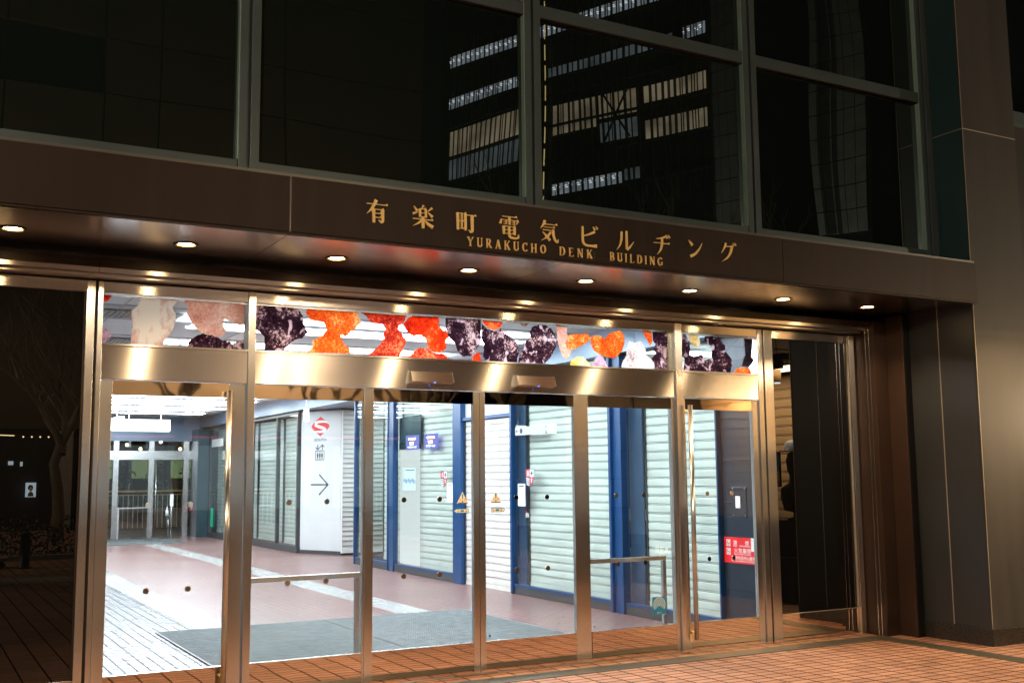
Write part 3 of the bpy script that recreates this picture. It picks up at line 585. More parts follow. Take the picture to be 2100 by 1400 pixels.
# ---------------------------------------------------------------- transom windows with printed film
FILMS=[
('red',[(1.161,2.89),(1.223,2.892),(1.209,2.867),(1.186,2.842),(1.163,2.835)]),
('pale',[(1.394,2.891),(1.671,2.894),(1.674,2.873),(1.64,2.836),(1.648,2.813),(1.666,2.788),(1.665,2.756),(1.661,2.719),(1.647,2.666),(1.618,2.627),(1.593,2.589),(1.577,2.549),(1.361,2.549),(1.36,2.613),(1.368,2.64),(1.362,2.655),(1.374,2.671),(1.366,2.701),(1.357,2.742),(1.356,2.789),(1.401,2.826),(1.405,2.855),(1.42,2.866)]),
('pink',[(1.728,2.895),(2.172,2.897),(2.168,2.738),(2.133,2.731),(2.095,2.74),(2.057,2.759),(2.024,2.768),(2.014,2.746),(2.015,2.713),(2.037,2.688),(2.016,2.654),(1.985,2.626),(1.932,2.644),(1.858,2.654),(1.821,2.681),(1.778,2.731),(1.743,2.798),(1.755,2.841),(1.728,2.872)]),
('dark',[(1.758,2.545),(1.762,2.587),(1.807,2.627),(1.858,2.652),(1.932,2.643),(1.985,2.624),(2.012,2.608),(2.039,2.615),(2.087,2.588),(2.124,2.606),(2.17,2.619),(2.171,2.549),(1.913,2.545)]),
('lilac',[(1.161,2.661),(1.188,2.655),(1.223,2.611),(1.221,2.596),(1.191,2.558),(1.165,2.547)]),
('dark',[(2.248,2.895),(2.554,2.894),(2.591,2.875),(2.622,2.834),(2.63,2.769),(2.668,2.703),(2.624,2.661),(2.558,2.64),(2.522,2.606),(2.472,2.554),(2.326,2.55),(2.328,2.603),(2.324,2.652),(2.291,2.686),(2.248,2.704)]),
('orange',[(2.658,2.89),(3.072,2.892),(3.076,2.855),(3.098,2.804),(3.038,2.749),(2.977,2.687),(2.931,2.699),(2.947,2.642),(3.001,2.6),(3.017,2.557),(2.655,2.548),(2.692,2.585),(2.706,2.608),(2.698,2.643),(2.78,2.684),(2.817,2.744),(2.794,2.786),(2.733,2.797),(2.689,2.802),(2.658,2.836),(2.647,2.864)]),
('crimson',[(3.099,2.89),(3.49,2.888),(3.474,2.842),(3.425,2.801),(3.417,2.778),(3.466,2.713),(3.49,2.684),(3.466,2.623),(3.426,2.55),(3.156,2.549),(3.211,2.596),(3.258,2.635),(3.297,2.697),(3.281,2.726),(3.309,2.765),(3.273,2.807),(3.217,2.808),(3.178,2.817),(3.146,2.859)]),
('lilac*',[(3.385,2.619),(3.434,2.659),(3.474,2.661),(3.45,2.6),(3.402,2.567)]),
('red',[(3.535,2.887),(3.775,2.899),(3.784,2.849),(3.767,2.833),(3.821,2.782),(3.842,2.791),(3.868,2.731),(3.842,2.699),(3.846,2.637),(3.783,2.596),(3.716,2.604),(3.679,2.637),(3.658,2.704),(3.609,2.736),(3.551,2.721),(3.502,2.749),(3.461,2.807),(3.466,2.823),(3.502,2.863)]),
('crimson',[(3.491,2.545),(3.535,2.577),(3.592,2.629),(3.679,2.631),(3.715,2.599),(3.783,2.592),(3.808,2.599),(3.859,2.569),(3.85,2.547)]),
('dark',[(3.843,2.891),(4.168,2.9),(4.167,2.692),(4.107,2.619),(4.081,2.587),(3.995,2.575),(3.944,2.627),(3.931,2.68),(3.872,2.723),(3.844,2.791),(3.838,2.852)]),
('pale*',[(4.047,2.787),(4.091,2.805),(4.16,2.762),(4.16,2.692),(4.09,2.634),(4.047,2.663),(4.017,2.731)]),
('lilac*',[(3.919,2.764),(3.97,2.798),(3.987,2.753),(3.961,2.712),(3.927,2.718)]),
('red',[(4.174,2.896),(4.381,2.893),(4.355,2.844),(4.302,2.813),(4.231,2.829)]),
('dark',[(4.174,2.865),(4.229,2.819),(4.302,2.807),(4.36,2.836),(4.391,2.798),(4.453,2.77),(4.516,2.717),(4.529,2.67),(4.536,2.624),(4.515,2.59),(4.514,2.55),(4.22,2.55),(4.19,2.584),(4.195,2.693),(4.173,2.723)]),
('white*',[(4.371,2.631),(4.434,2.666),(4.474,2.636),(4.46,2.596),(4.407,2.601)]),
('dark',[(4.645,2.82),(4.664,2.862),(4.729,2.886),(4.804,2.886),(4.86,2.857),(4.897,2.802),(4.919,2.754),(4.904,2.705),(4.875,2.654),(4.846,2.605),(4.78,2.549),(4.519,2.551),(4.542,2.623),(4.588,2.681),(4.589,2.729),(4.645,2.772)]),
('white*',[(4.645,2.828),(4.72,2.877),(4.766,2.876),(4.774,2.795),(4.718,2.76),(4.663,2.773)]),
('lilac*',[(4.547,2.631),(4.616,2.682),(4.661,2.653),(4.651,2.596),(4.587,2.569)]),
('pink',[(4.908,2.9),(5.022,2.882),(5.011,2.824),(5.034,2.801),(5.0,2.734),(5.018,2.694),(5.061,2.679),(5.045,2.622),(5.007,2.591),(4.96,2.634),(4.924,2.738)]),
('orange',[(5.041,2.818),(5.233,2.836),(5.262,2.797),(5.222,2.753),(5.114,2.698),(5.056,2.681),(5.023,2.694),(5.005,2.734)]),
('yellow',[(5.044,2.556),(5.064,2.598),(5.122,2.625),(5.18,2.628),(5.228,2.588),(5.271,2.545),(5.053,2.545)]),
('red',[(4.081,2.548),(4.09,2.579),(4.124,2.612),(4.159,2.613),(4.168,2.548)]),
('brown',[(4.541,2.886),(4.628,2.892),(4.609,2.866),(4.572,2.864)]),
('orange',[(5.262,2.805),(5.302,2.824),(5.361,2.827),(5.415,2.796),(5.461,2.849),(5.583,2.889),(5.622,2.841),(5.63,2.774),(5.598,2.696),(5.546,2.644),(5.465,2.628),(5.396,2.645),(5.337,2.663),(5.289,2.699),(5.266,2.747)]),
('lilac',[(5.276,2.545),(5.307,2.617),(5.337,2.655),(5.391,2.635),(5.424,2.58),(5.443,2.545)]),
('white',[(5.589,2.562),(5.605,2.604),(5.647,2.657),(5.644,2.715),(5.682,2.793),(5.743,2.779),(5.805,2.804),(5.835,2.767),(5.865,2.717),(5.853,2.683),(5.904,2.651),(5.944,2.602),(5.948,2.551),(5.594,2.545)]),
('orange',[(5.824,2.905),(5.931,2.9),(5.938,2.789),(5.913,2.762),(5.878,2.812)]),
('dark',[(5.943,2.897),(6.112,2.902),(6.1,2.545),(5.959,2.549),(5.949,2.61),(5.92,2.643),(5.979,2.697),(5.948,2.721),(5.971,2.774),(5.944,2.815)]),
('dark',[(6.221,2.886),(6.327,2.888),(6.368,2.811),(6.371,2.75),(6.358,2.697),(6.418,2.682),(6.507,2.704),(6.549,2.653),(6.616,2.674),(6.63,2.745),(6.616,2.797),(6.545,2.847),(6.547,2.882),(6.647,2.887),(6.725,2.865),(6.79,2.806),(6.799,2.744),(6.865,2.684),(6.874,2.64),(6.847,2.546),(6.287,2.545),(6.303,2.66),(6.255,2.693),(6.26,2.814),(6.219,2.838)]),
('yellow',[(6.349,2.889),(6.469,2.887),(6.495,2.826),(6.488,2.782),(6.454,2.772),(6.379,2.812)]),
('orange',[(6.881,2.545),(6.929,2.587),(6.988,2.607),(7.08,2.597),(7.112,2.545)]),
('night',[(7.029,2.885),(7.14,2.886),(7.114,2.713),(7.148,2.679),(7.081,2.613),(6.99,2.615),(7.015,2.691),(7.039,2.728)]),
('pink*',[(7.071,2.657),(7.108,2.699),(7.153,2.661),(7.151,2.616),(7.091,2.595)]),
('red',[(7.143,2.896),(7.21,2.881),(7.173,2.843)]),
]

def inside(pts): 
    return sum(p[0] for p in pts) / len(pts)
def rough_edge(pts, lo, hi, rnd):
    out = []
    for i in range(len(pts)):
        a, b = Vector(pts[i]), Vector(pts[(i + 1) % len(pts)]); L_ = (b - a).length; k = max(1, int(L_ / .008)); n_ = Vector((-(b - a).y, (b - a).x)).normalized()
        for q in range(k):
            p = a.lerp(b, q / k)
            flat = (abs(a.y - b.y) < .004 and (a.y > 2.89 or a.y < 2.56)) or abs(a.x - b.x) < .003
            if q and not flat: p = p + n_ * rnd.uniform(-.0035, .0035)
            out.append((min(hi, max(lo, p.x)), min(2.904, max(2.546, p.y))))
    return out
rnd = random.Random(3)
for lo, hi, lab in ((1.165, 2.192, 'transom pane with pale and pink crystal film over the left swing door'), (2.253, 6.169, 'long transom pane with orange and purple crystal film over the sliding doors'), (6.253, 7.169, 'transom pane with purple and yellow crystal film over the right swing door')):
    t = thing('transom_window', lab, 'transom window', ((lo + hi) / 2, .03, 2.545))
    bx('glass_pane', 'clear_glass', t, lo, hi, .025, .033, 2.546, 2.904)
    m = MB(); m.box(lo, hi, .010, .045, 2.888, 2.892); m.build('glazing_bead', 'rail_steel', t)
    if hi > 5 and lo < 3:
        m = MB('z'); m.box(4.117, 4.120, .022, .036, 2.546, 2.888); m.build('glass_joint', 'rail_steel', t)
    for kind, pts in FILMS:
        if kind.endswith('*') and kind[0] in 'plw': continue
        if lo - .02 < inside(pts) < hi + .02:
            y = .0225 if not kind.endswith('*') else .0215
            m = MB('x'); m.prism(rough_edge(pts, lo + .001, hi - .001, rnd), XZ(y), None); m.bm.normal_update(); bmesh.ops.triangulate(m.bm, faces=m.bm.faces[:])
            m.build('crystal_film', 'film_' + kind.strip('*'), t, recalc=False)
bx('end_stile', 'steel', sf, 6.085, 6.168, .036, .10, 2.546, 2.904, brush='z')

# ---------------------------------------------------------------- door leaves
def leaf(name, lab, cat, x0, x1, y, sl, sr, group=None, dots=(), glass_x=None):
    t = thing(name, lab, cat, ((x0 + x1) / 2, y, 0), group)
    a, b = x0 + sl, x1 - sr
    if sl: bx('stile', 'steel', t, x0, a - .0005, y - .004, y + .04, .012, 2.286, brush='z', bevel=.003)
    if sr: bx('stile', 'steel', t, b + .0005, x1, y - .004, y + .04, .012, 2.286, brush='z', bevel=.003)
    bx('top_rail', 'polished_steel', t, a, b, y, y + .036, 2.186, 2.287)
    bx('kick_plate', 'polished_steel', t, a, b, y, y + .036, .012, .2545)
    bx('glazing_bead', 'rail_steel', t, a, b, y - .003, y + .03, .2550, .2600)
    bx('glass_pane', 'clear_glass', t, a, b, y + .012, y + .022, .2601, 2.1855)
    for dx, dz in dots:
        m = MB(); m.disc((dx, y + .0115, dz), (0, -1, 0), .021, .003, 20); m.build('safety_dot', 'polished_steel', t)
    return t
def handle(t, x0, x1, z0, z1, y):
    m = MB('z'); m.tube([(x0, y, z1), (x1, y, z0)], .021, 16); m.build('handle', 'steel_fine', t)
    h = t.children[-1]
    for z, x in ((z1 - .06, x0), (z0 + .06, x1)):
        m = MB(); m.tube([(x, y + .02, z), (x, 0.03, z)], .012, 10); m.build('bracket', 'gold', h)
zz = (1.411, .815)
dA = leaf('swing_door', 'left swing door with tall tubular handle and safety dots', 'door', 1.166, 2.186, .02, .080, .118, 'swing doors', [(x, z) for x in (1.516, 1.805) for z in zz])
handle(dA, 2.050, 2.050, .13, 2.232, -.055)
dB = leaf('swing_door', 'right swing door with tall tubular handle, nearest the pillar', 'door', 6.254, 7.166, .02, .035, .072, 'swing doors', [(x, z) for x in (6.53, 6.82) for z in zz])
handle(dB, 6.290, 6.290, .118, 2.222, -.055)
bx('pivot', 'gold', dB, 6.256, 6.275, -.004, .014, .10, .16)
f1 = leaf('fixed_pane', 'fixed glass pane between left swing door and left sliding leaf', 'glass pane', 2.254, 3.134, .02, 0, .014, 'fixed panes', [(x, z) for x in (2.537, 2.835) for z in zz])
f2 = leaf('fixed_pane', 'fixed glass pane with square blue sticker near its bottom corner', 'glass pane', 5.226, 6.168, .02, 0, .04, 'fixed panes', [(x, z) for x in (5.51, 5.805) for z in zz])
sL = leaf('sliding_door', 'left sliding glass leaf with caution sticker by its meeting edge', 'door', 3.140, 4.146, .026, .072, .056, 'sliding door leaves', [(x, z) for x in (3.477, 3.79) for z in zz])
sR = leaf('sliding_door', 'right sliding glass leaf with arrow sticker pointing right', 'door', 4.150, 5.220, .026, .052, .148, 'sliding door leaves', [(x, z) for x in (4.50, 4.80) for z in zz])
bx('edge_seal', 'black', sL, 4.1455, 4.1500, .03, .06, .012, 2.286)
bx('floor_rail', 'rail_steel', sf, 3.9, 4.30, .012, .0195, .008, .0115)
# stickers
def sticker(t, m, name, pts, y, d=.0012): 
    q = MB(); q.prism(pts, XZ(y), (0, -d, 0)); return q.build(name, m, t)
YG = .026 + .0118
for t, cx, pt in ((sL, 3.997, -1), (sR, 4.305, 1)):
    o = sticker(t, 'sticker_tan', 'caution_sticker', [(cx - .052, 1.372), (cx + .052, 1.372), (cx, 1.466)], YG)
    q = MB(); q.prism([(cx - .007, 1.450), (cx - .003, 1.405), (cx + .003, 1.405), (cx + .007, 1.450)], XZ(YG - .0014), (0, -.0006, 0)); q.disc((cx, YG - .0014, 1.389), (0, -1, 0), .007, .0006, 12)
    q.build('exclamation_mark', 'sticker_blue', o)
    q = MB(); q.text('注', XZ(YG - .0015), .026); 
    for v in q.bm.verts: v.co.x += cx - .034; v.co.z += 1.392
    q.build('lettering', 'sticker_orange', o, recalc=False)
    q = MB(); q.text('意', XZ(YG - .0015), .026)
    for v in q.bm.verts: v.co.x += cx + .009; v.co.z += 1.392
    q.build('lettering', 'sticker_orange', o, recalc=False)
    q = MB(); q.box(cx - .044, cx + .044, YG - .0022, YG - .0014, 1.374, 1.380); q.build('caption_bar', 'sticker_navy', o)
    w_ = .058; pts = [(cx - w_, 1.295), (cx + w_, 1.295), (cx + w_ + .02, 1.3125), (cx + w_, 1.330), (cx - w_, 1.330)]
    sh = -.003 if pt < 0 else .014
    pts = [(cx + sh + (p[0] - cx) * pt, p[1]) for p in pts]; pts = pts if pt > 0 else pts[::-1]
    o = sticker(t, 'sticker_blue', 'arrow_sticker', pts, YG)
    cc = (cx + sh, 1.3125); pin = [(cc[0] + (p[0] - cc[0]) * .92, cc[1] + (p[1] - cc[1]) * .72) for p in pts]
    sticker(o, 'sticker_tan', 'arrow_face', pin, YG - .0013, .0006)
    q = MB(); q.prism([(cc[0] - .02, cc[1]), (cc[0] - .012, cc[1] - .008), (cc[0] + .012, cc[1] - .008), (cc[0] + .02, cc[1]), (cc[0] + .012, cc[1] + .008), (cc[0] - .012, cc[1] + .008)], XZ(YG - .002), (0, -.0005, 0)); q.build('double_arrow', 'sticker_blue', o)
    for ch, dx in (('自', -.047), ('動', .027)):
        q = MB(); q.text(ch, XZ(YG - .0022), .020)
        for v in q.bm.verts: v.co.x += cc[0] + dx; v.co.z += 1.304
        q.build('lettering', 'sticker_navy', o, recalc=False)
YF = .02 + .0118
o = sticker(f2, 'sticker_blue', 'round_mark_sticker', [(5.872, .357), (6.026, .357), (6.026, .508), (5.872, .508)], YF)
q = MB()
for rr_ in (.026, .045, .064):
    ps = [(5.949 + rr_ * math.cos(R(a)), .440 + rr_ * math.sin(R(a))) for a in range(-40, 221, 10)]
    q.prism(ps + [(5.949 + (rr_ - .006) * math.cos(R(a)), .440 + (rr_ - .006) * math.sin(R(a))) for a in range(220, -41, -10)], XZ(YF - .0014), (0, -.0005, 0))
q.disc((5.949, YF - .0014, .440), (0, -1, 0), .008, .0005, 10); q.build('ring_mark', 'sign_white', o)
q = MB(); q.text('自動ドア', XZ(YF - .0016), .014)
for v in q.bm.verts: v.co.x += 5.920; v.co.z += .366
q.build('lettering', 'sign_white', o, recalc=False)
for t, x in ((sR, 4.24), (f2, 5.25)):
    q = MB(); q.disc((x, YG - .012 if t is f2 else YG, .30), (0, -1, 0), .010, .001, 12); q.build('round_dot', 'poster_blue', t)

# dark panes at both ends
dp = thing('dark_pane', 'tall dark reflective pane at the far left beside the steel post', 'glass pane', (-2, .05, 0), 'dark end panes')
bx('glass_pane', 'pane_glass', dp, -6, 1.050, .03, .04, .252, 2.904)
bx('frame_edge', 'bronze', dp, 1.040, 1.0505, .012, .029, .252, 2.904, brush='z')
bx('bottom_rail', 'polished_steel', dp, -6, 1.050, .02, .05, .012, .2515)
dq = thing('dark_pane', 'tall dark reflective pane at the right between steel posts', 'glass pane', (7.88, .05, 0), 'dark end panes')
bx('glass_pane', 'pane_glass', dq, 7.367, 8.391, .03, .04, .2585, 2.904)
bx('bottom_rail', 'polished_steel', dq, 7.367, 8.391, .020, .05, .012, .254)
bx('glazing_bead', 'joint_metal', dq, 8.383, 8.391, .016, .029, .2585, 2.904, brush='z')
bx('glazing_bead', 'joint_metal', dq, 7.367, 8.391, .016, .029, .2545, .258)

# door sensors
def sensor(x, lab):
    t = thing('door_sensor', lab, 'motion sensor', (x, 0, 2.345), 'door motion sensors')
    m = MB('x'); prof = [(.003, 2.432), (-.028, 2.432), (-.062, 2.352), (.003, 2.340)]
    m.prism(prof, lambda u, v: Vector((x - .182, u, v)), (.364, 0, 0)); m.build('housing', 'steel_fine', t)
    for sx in (x - .186, x + .1825): 
        m = MB(); m.prism([(.003, 2.438), (-.030, 2.438), (-.068, 2.350), (.003, 2.336)], lambda u, v: Vector((sx, u, v)), (.0035, 0, 0)); m.build('side_cover', 'steel_fine', t)
    m = MB(); m.disc((x + .02, -.045, 2.347), (0, -.2, -1), .006, .004, 10); m.build('indicator', 'blue_led', t)
sensor(3.692, 'steel motion sensor box over the left sliding leaf'); sensor(4.664, 'steel motion sensor box over the right sliding leaf')

# guard rails behind the fixed panes
g = thing('guard_rail', 'steel guard rail behind the fixed pane beside the left door', 'guard rail', (2.9, .5, 0), 'guard rails')
bx('top_bar', 'rail_steel', g, 2.18, 3.285, .48, .52, .785, .825, bevel=.004)
bx('upright', 'rail_steel', g, 3.243, 3.283, .481, .519, .002, .784, brush='z', bevel=.003); bx('upright', 'rail_steel', g, 2.18, 2.22, .481, .519, .002, .784, brush='z', bevel=.003)
bx('glass_infill', 'clear_glass', g, 2.222, 3.242, .495, .503, .06, .78)
g = thing('guard_rail', 'steel guard rail behind the fixed pane with the blue sticker', 'guard rail', (5.9, .5, 0), 'guard rails')
bx('top_bar', 'rail_steel', g, 5.405, 6.375, .48, .52, .785, .825, bevel=.004)
bx('upright', 'rail_steel', g, 5.405, 5.447, .481, .519, .002, .784, brush='z', bevel=.003); bx('upright', 'rail_steel', g, 6.333, 6.373, .481, .519, .002, .784, brush='z', bevel=.003)
bx('glass_infill', 'clear_glass', g, 5.449, 6.331, .495, .503, .06, .78)
# ---------------------------------------------------------------- interior floor, walls, ceiling
def sheet(name, m, x0, x1, y0, y1, z=0.0):
    q = MB(); q.prism([(x0, y0), (x1, y0), (x1, y1), (x0, y1)], lambda u, v: Vector((u, v, z)), None); return struct(q.build(name, m))
yb = [.03, 2.48, 3.265, 4.39, 5.2, 6.4, 7.2, 8.4, 9.2, 23.3]
for i in range(len(yb) - 1): sheet('interior_floor', 'tile_glare' if i % 2 == 0 else 'tile_glare_across', -6, 2.78, yb[i], yb[i + 1])  # left zone: glare of the red floor painted as pale tile
sheet('floor_stripe', 'tile_stripe', 2.78, 3.17, .03, 23.3); sheet('interior_floor', 'tile_red', 3.17, 5.16, .03, 23.3)
sheet('floor_stripe', 'tile_stripe', 5.16, 5.55, .03, 23.3); sheet('interior_floor', 'tile_red', 5.55, 14, .03, 23.3)
m = MB(); m.box(-6, 7.2, .13, 23.3, 3.30, 3.34)
struct(m.build('ceiling', 'ceiling_white'))
m = MB()
for y in range(10):
    y0 = 3.1 + 2.35 * y - 2.35
    if 0 < y0 < 22: m.box(-6, 7.19, y0, y0 + .17, 3.290, 3.2995); m.box(-6, 7.19, y0 + .92, y0 + 1.0, 3.290, 3.2995)
for x in (1.79, 3.35): m.box(x, x + .012, .2, 23.2, 3.286, 3.2895)
struct(m.build('ceiling_grooves', 'ceiling_slot'))
wl_ = thing('side_wall', 'plain white wall on the left side of the corridor', 'wall', (-2.6, 12, 0)); bx('wall_panel', 'white_paint', wl_, -2.7, -2.6, .14, 23.3, 0, 3.3)
fh = thing('inner_header', 'white wall strip above the doors inside the entrance', 'wall', (3, .2, 2.98)); bx('wall_panel', 'white_paint', fh, -6, 7.2, .121, .14, 2.985, 3.30)
bh = thing('bulkhead', 'blue grey metal bulkhead running above the shop fronts', 'bulkhead', (7.25, 12, 3.0))
for k in range(12): bx('cover_panel', 'bulkhead', bh, 7.20, 7.24, .145 + k * 1.93, .145 + k * 1.93 + 1.922, 3.0, 3.33)
bx('underside', 'bulkhead', bh, 7.241, 14, .145, 23.3, 3.005, 3.05)
# ceiling lights
def ceiling_light(y, lab):
    t = thing('ceiling_light', lab, 'ceiling light', (4.5, y, 3.28), 'ceiling strip lights')
    bx('diffuser', 'ceiling_tube', t, 2.62, 6.6, y + .30, y + .84, 3.215, 3.235)
    m = MB(); m.box(2.58, 6.64, y + .26, y + .298, 3.210, 3.240); m.box(2.58, 6.64, y + .842, y + .88, 3.210, 3.240); m.box(2.9, 2.93, y + .299, y + .841, 3.236, 3.289); m.box(6.2, 6.23, y + .299, y + .841, 3.236, 3.289); m.build('side_trim', 'white_paint', t)
    return t
def vent(y, lab):
    t = thing('ceiling_vent', lab, 'ceiling vent', (1.5, y, 3.28), 'slatted ceiling vents')
    bx('tray', 'vent_dark', t, -2, 2.45, y + .30, y + .80, 3.283, 3.289)
    m = MB(); x = -2
    while x < 2.4: m.box(x, x + .012, y + .32, y + .78, 3.272, 3.2825); x += .055
    m.build('slats', 'ceiling_slot', t)
    return t
od = ['nearest the doors', 'second from the doors', 'third from the doors', 'fourth from the doors', 'fifth from the doors', 'sixth from the doors', 'seventh from the doors', 'eighth from the doors', 'farthest from the doors']
l0 = ceiling_light(.75, 'long white ceiling light strip ' + od[0]); v0 = vent(.75, 'grey slatted ceiling vent ' + od[0])
for k in range(1, 9):
    c = copy_tree(l0); c.location.y = .75 + 2.35 * k; c['label'] = 'long white ceiling light strip ' + od[k]
    if k < 5:
        c = copy_tree(v0); c.location.y = .75 + 2.35 * k; c['label'] = 'grey slatted ceiling vent ' + ['', 'second from the doors', 'third from the doors', 'fourth from the doors', 'farthest from the doors'][k]
for (x, y), lab in (((4.9, 13.6), 'dark dome camera on the ceiling seen through the left swing door'), ((6.5, 7.2), 'dark dome camera on the ceiling seen through the sliding doors')):
    t = thing('dome_camera', lab, 'security camera', (x, y, 3.3), 'ceiling dome cameras')
    m = MB(); m.lathe([(.10, 3.30), (.10, 3.262), (.085, 3.258)], (x, y, 0), 20); m.build('base_ring', 'white_paint', t)
    m = MB(); m.sphere((x, y, 3.255), .082, 16, (1, 1, 1)); m.build('dome', 'iron_black', t)
# hanging lit sign boxes
t = thing('hanging_sign', 'bright white lit sign box hanging across the corridor', 'hanging sign', (3.6, 12, 2.43), 'hanging lit sign boxes')
bx('light_box', 'sign_light', t, 3.22, 4.10, 12.0, 12.12, 2.43, 2.63)
for x in (3.4, 3.95): m = MB(); m.tube([(x, 12.06, 2.63), (x, 12.06, 3.28)], .008, 8); m.build('hanger', 'white_paint', t)
t = thing('hanging_sign', 'bright white lit sign box hanging sideways at the corridor left', 'hanging sign', (3.1, 11.5, 2.43), 'hanging lit sign boxes')
bx('light_box', 'sign_light', t, 3.06, 3.16, 11.05, 11.95, 2.43, 2.63)
m = MB(); m.tube([(3.11, 11.5, 2.63), (3.11, 11.5, 3.28)], .008, 8); m.build('hanger', 'white_paint', t)
# spots under the bulkhead
t = thing('tube_spot', 'white glowing cylinder spotlight hanging in front of the SOUTH column', 'spotlight', (7.05, 13.3, 2.75))
m = MB(); m.tube([(7.05, 13.3, 2.72), (7.05, 13.3, 2.97)], .05, 14); m.build('body', 'spot_light', t)
m = MB(); m.tube([(7.05, 13.3, 2.971), (7.05, 13.3, 3.29)], .012, 8); m.build('stem', 'white_paint', t)
# mats
for x0, x1, lab in ((2.36, 4.165, 'grey ribbed entrance mat behind the left fixed pane'), (4.175, 5.93, 'grey ribbed entrance mat behind the sliding doors')):
    t = thing('entrance_mat', lab, 'mat', ((x0 + x1) / 2, 2, 0), 'entrance mats')
    bx('mat_surface', 'mat_weave', t, x0 + .02, x1 - .004, .45, 3.93, .002, .013)
    m = MB(); m.box(x0, x0 + .019, .43, 3.95, .002, .012); m.box(x0 + .02, x1, 3.931, 3.95, .002, .012); m.build('edge', 'kick_dark', t)

# ---------------------------------------------------------------- shop fronts on the right, X = 7.33
XS = 7.33
F = lambda x: (lambda y0: (lambda u, v: Vector((x, y0 - u, v))))
def slats(m, x, y0, y1, z0, z1, pitch=.0985):
    prof = [(.010, 0), (-.001, .0015), (-.0035, .010), (-.0045, .042), (-.003, .072), (0, .079), (.009, .0805), (.009, .0845), (.0, .086), (.0, .094), (.010, .0955)]
    z = z0; last = None
    while z < z1 - .02:
        for px, pz in prof:
            zz_ = min(z + pz * pitch / .0985, z1); a = m.bm.verts.new((x + px, y0, zz_)); b = m.bm.verts.new((x + px, y1, zz_))
            if last:
                fc = m.bm.faces.new((last[0], a, b, last[1])); fc.material_index = 1 if px > .0085 or (last[0].co.x - x) > .0085 else 0
            last = (a, b)
        z += pitch
    return m
def shutter(lab, x, y0, y1, z0, z1, mt='shutter_slat', group='lowered roller shutters', rails='kick_dark'):
    t = thing('roller_shutter', lab, 'roller shutter', (x, (y0 + y1) / 2, z0), group)
    m = MB('y'); slats(m, x, y0 + .02, y1 - .02, z0 + .06, z1); m.build('curtain', [mt, 'slat_gap'], t)
    bx('bottom_bar', mt, t, x - .012, x + .012, y0 + .02, y1 - .02, z0, z0 + .058)
    bx('side_guide', rails, t, x - .02, x + .02, y0, y0 + .018, z0, z1, brush='z'); bx('side_guide', rails, t, x - .02, x + .02, y1 - .018, y1, z0, z1, brush='z')
    return t
shutter('lowered pale shutter behind the right swing door', 7.45, .86, 2.25, .12, 3.0)
shutter('lowered pale shutter with posters behind the right sliding leaf', 7.45, 2.82, 4.95, .12, 3.0)
shutter('silver unglazed shutter closing the doorway between blue posts', 7.37, 5.24, 6.73, .004, 2.40, 'shutter_silver')
shutter('lowered pale shutter behind the left sliding leaf', 7.47, 7.06, 9.32, .12, 3.0)
shutter('lowered pale shutter farthest along the near shop front', 7.62, 9.66, 10.55, .12, 3.0)
sa = thing('shop_front', 'glazed shop front with blue frames nearest the entrance', 'shop front', (XS, 3, 0), 'blue framed shop fronts')
def mull(t, y0, y1, m='blue_frame', x0=XS - .03, x1=XS + .06, z1=2.998): return bx('mullion', m, t, x0, x1, y0, y1, .003, z1, brush='z', bevel=.003)
mull(sa, .812, .835); mull(sa, 2.52, 2.57, x0=XS - .045); mull(sa, 2.74, 2.79, x0=XS - .045); bx('mullion_face', 'blue_frame', sa, XS - .01, XS + .05, 2.571, 2.739, .003, 2.998, brush='z')
mull(sa, 5.17, 5.225, x0=XS - .04)
bx('return_panel', 'blue_dark', sa, XS + .07, XS + .09, 4.96, 5.169, .12, 2.998); bx('return_panel', 'blue_dark', sa, XS + .07, XS + .09, 2.255, 2.519, .12, 2.998)
for a, b in ((.836, 2.519), (2.791, 5.169)):
    bx('base_rail', 'blue_frame', sa, XS - .02, XS + .05, a, b, .100, .135); bx('kick_board', 'kick_dark', sa, XS - .012, XS + .05, a, b, .003, .099)
    bx('glass_pane', 'shop_glass', sa, XS - .004, XS + .004, a, b, .136, 2.998)
bx('door_transom', 'blue_frame', sa, XS - .02, XS + .05, 5.226, 6.735, 2.41, 2.46, bevel=.003); bx('door_fanlight', 'shutter_silver', sa, XS + .04, XS + .05, 5.226, 6.735, 2.461, 2.998)
sc_ = thing('shop_front', 'glazed shop front with blue frames and notice panel painted to glow', 'shop front', (XS, 9, 0), 'blue framed shop fronts')
mull(sc_, 6.74, 6.80, x0=XS - .045); bx('mullion_face', 'blue_frame', sc_, XS - .04, XS + .05, 6.801, 7.00, .003, 2.998, brush='z'); mull(sc_, 7.001, 7.045, x0=XS - .03)
mull(sc_, 9.36, 9.40, x0=XS - .035); bx('mullion_face', 'blue_dark', sc_, XS - .02, XS + .05, 9.401, 9.60, .003, 2.998, brush='z'); mull(sc_, 9.601, 9.64, x0=XS - .035)
mull(sc_, 11.20, 11.25, x0=XS - .03)
for a, b in ((7.046, 9.359), (9.641, 11.199)):
    bx('base_rail', 'blue_frame', sc_, XS - .02, XS + .05, a, b, .100, .135); bx('kick_board', 'kick_dark', sc_, XS - .012, XS + .05, a, b, .003, .099)
    bx('glass_pane', 'shop_glass', sc_, XS - .004, XS + .004, a, b, .136, 2.998)
bx('return_glass', 'shop_glass', sc_, XS + .062, 8.4, 11.222, 11.230, .136, 2.998); bx('return_base', 'blue_dark', sc_, XS + .062, 8.4, 11.20, 11.25, .003, .134)
bx('shop_side_wall', 'teal_panel', sc_, 8.41, 13, 11.2, 11.25, .003, 3.0)
bx('notice_panel', 'panel_glow', sc_, 7.40, 7.415, 8.50, 9.30, .14, 2.04);  # panel given its own glow to look brightly lit behind the glass
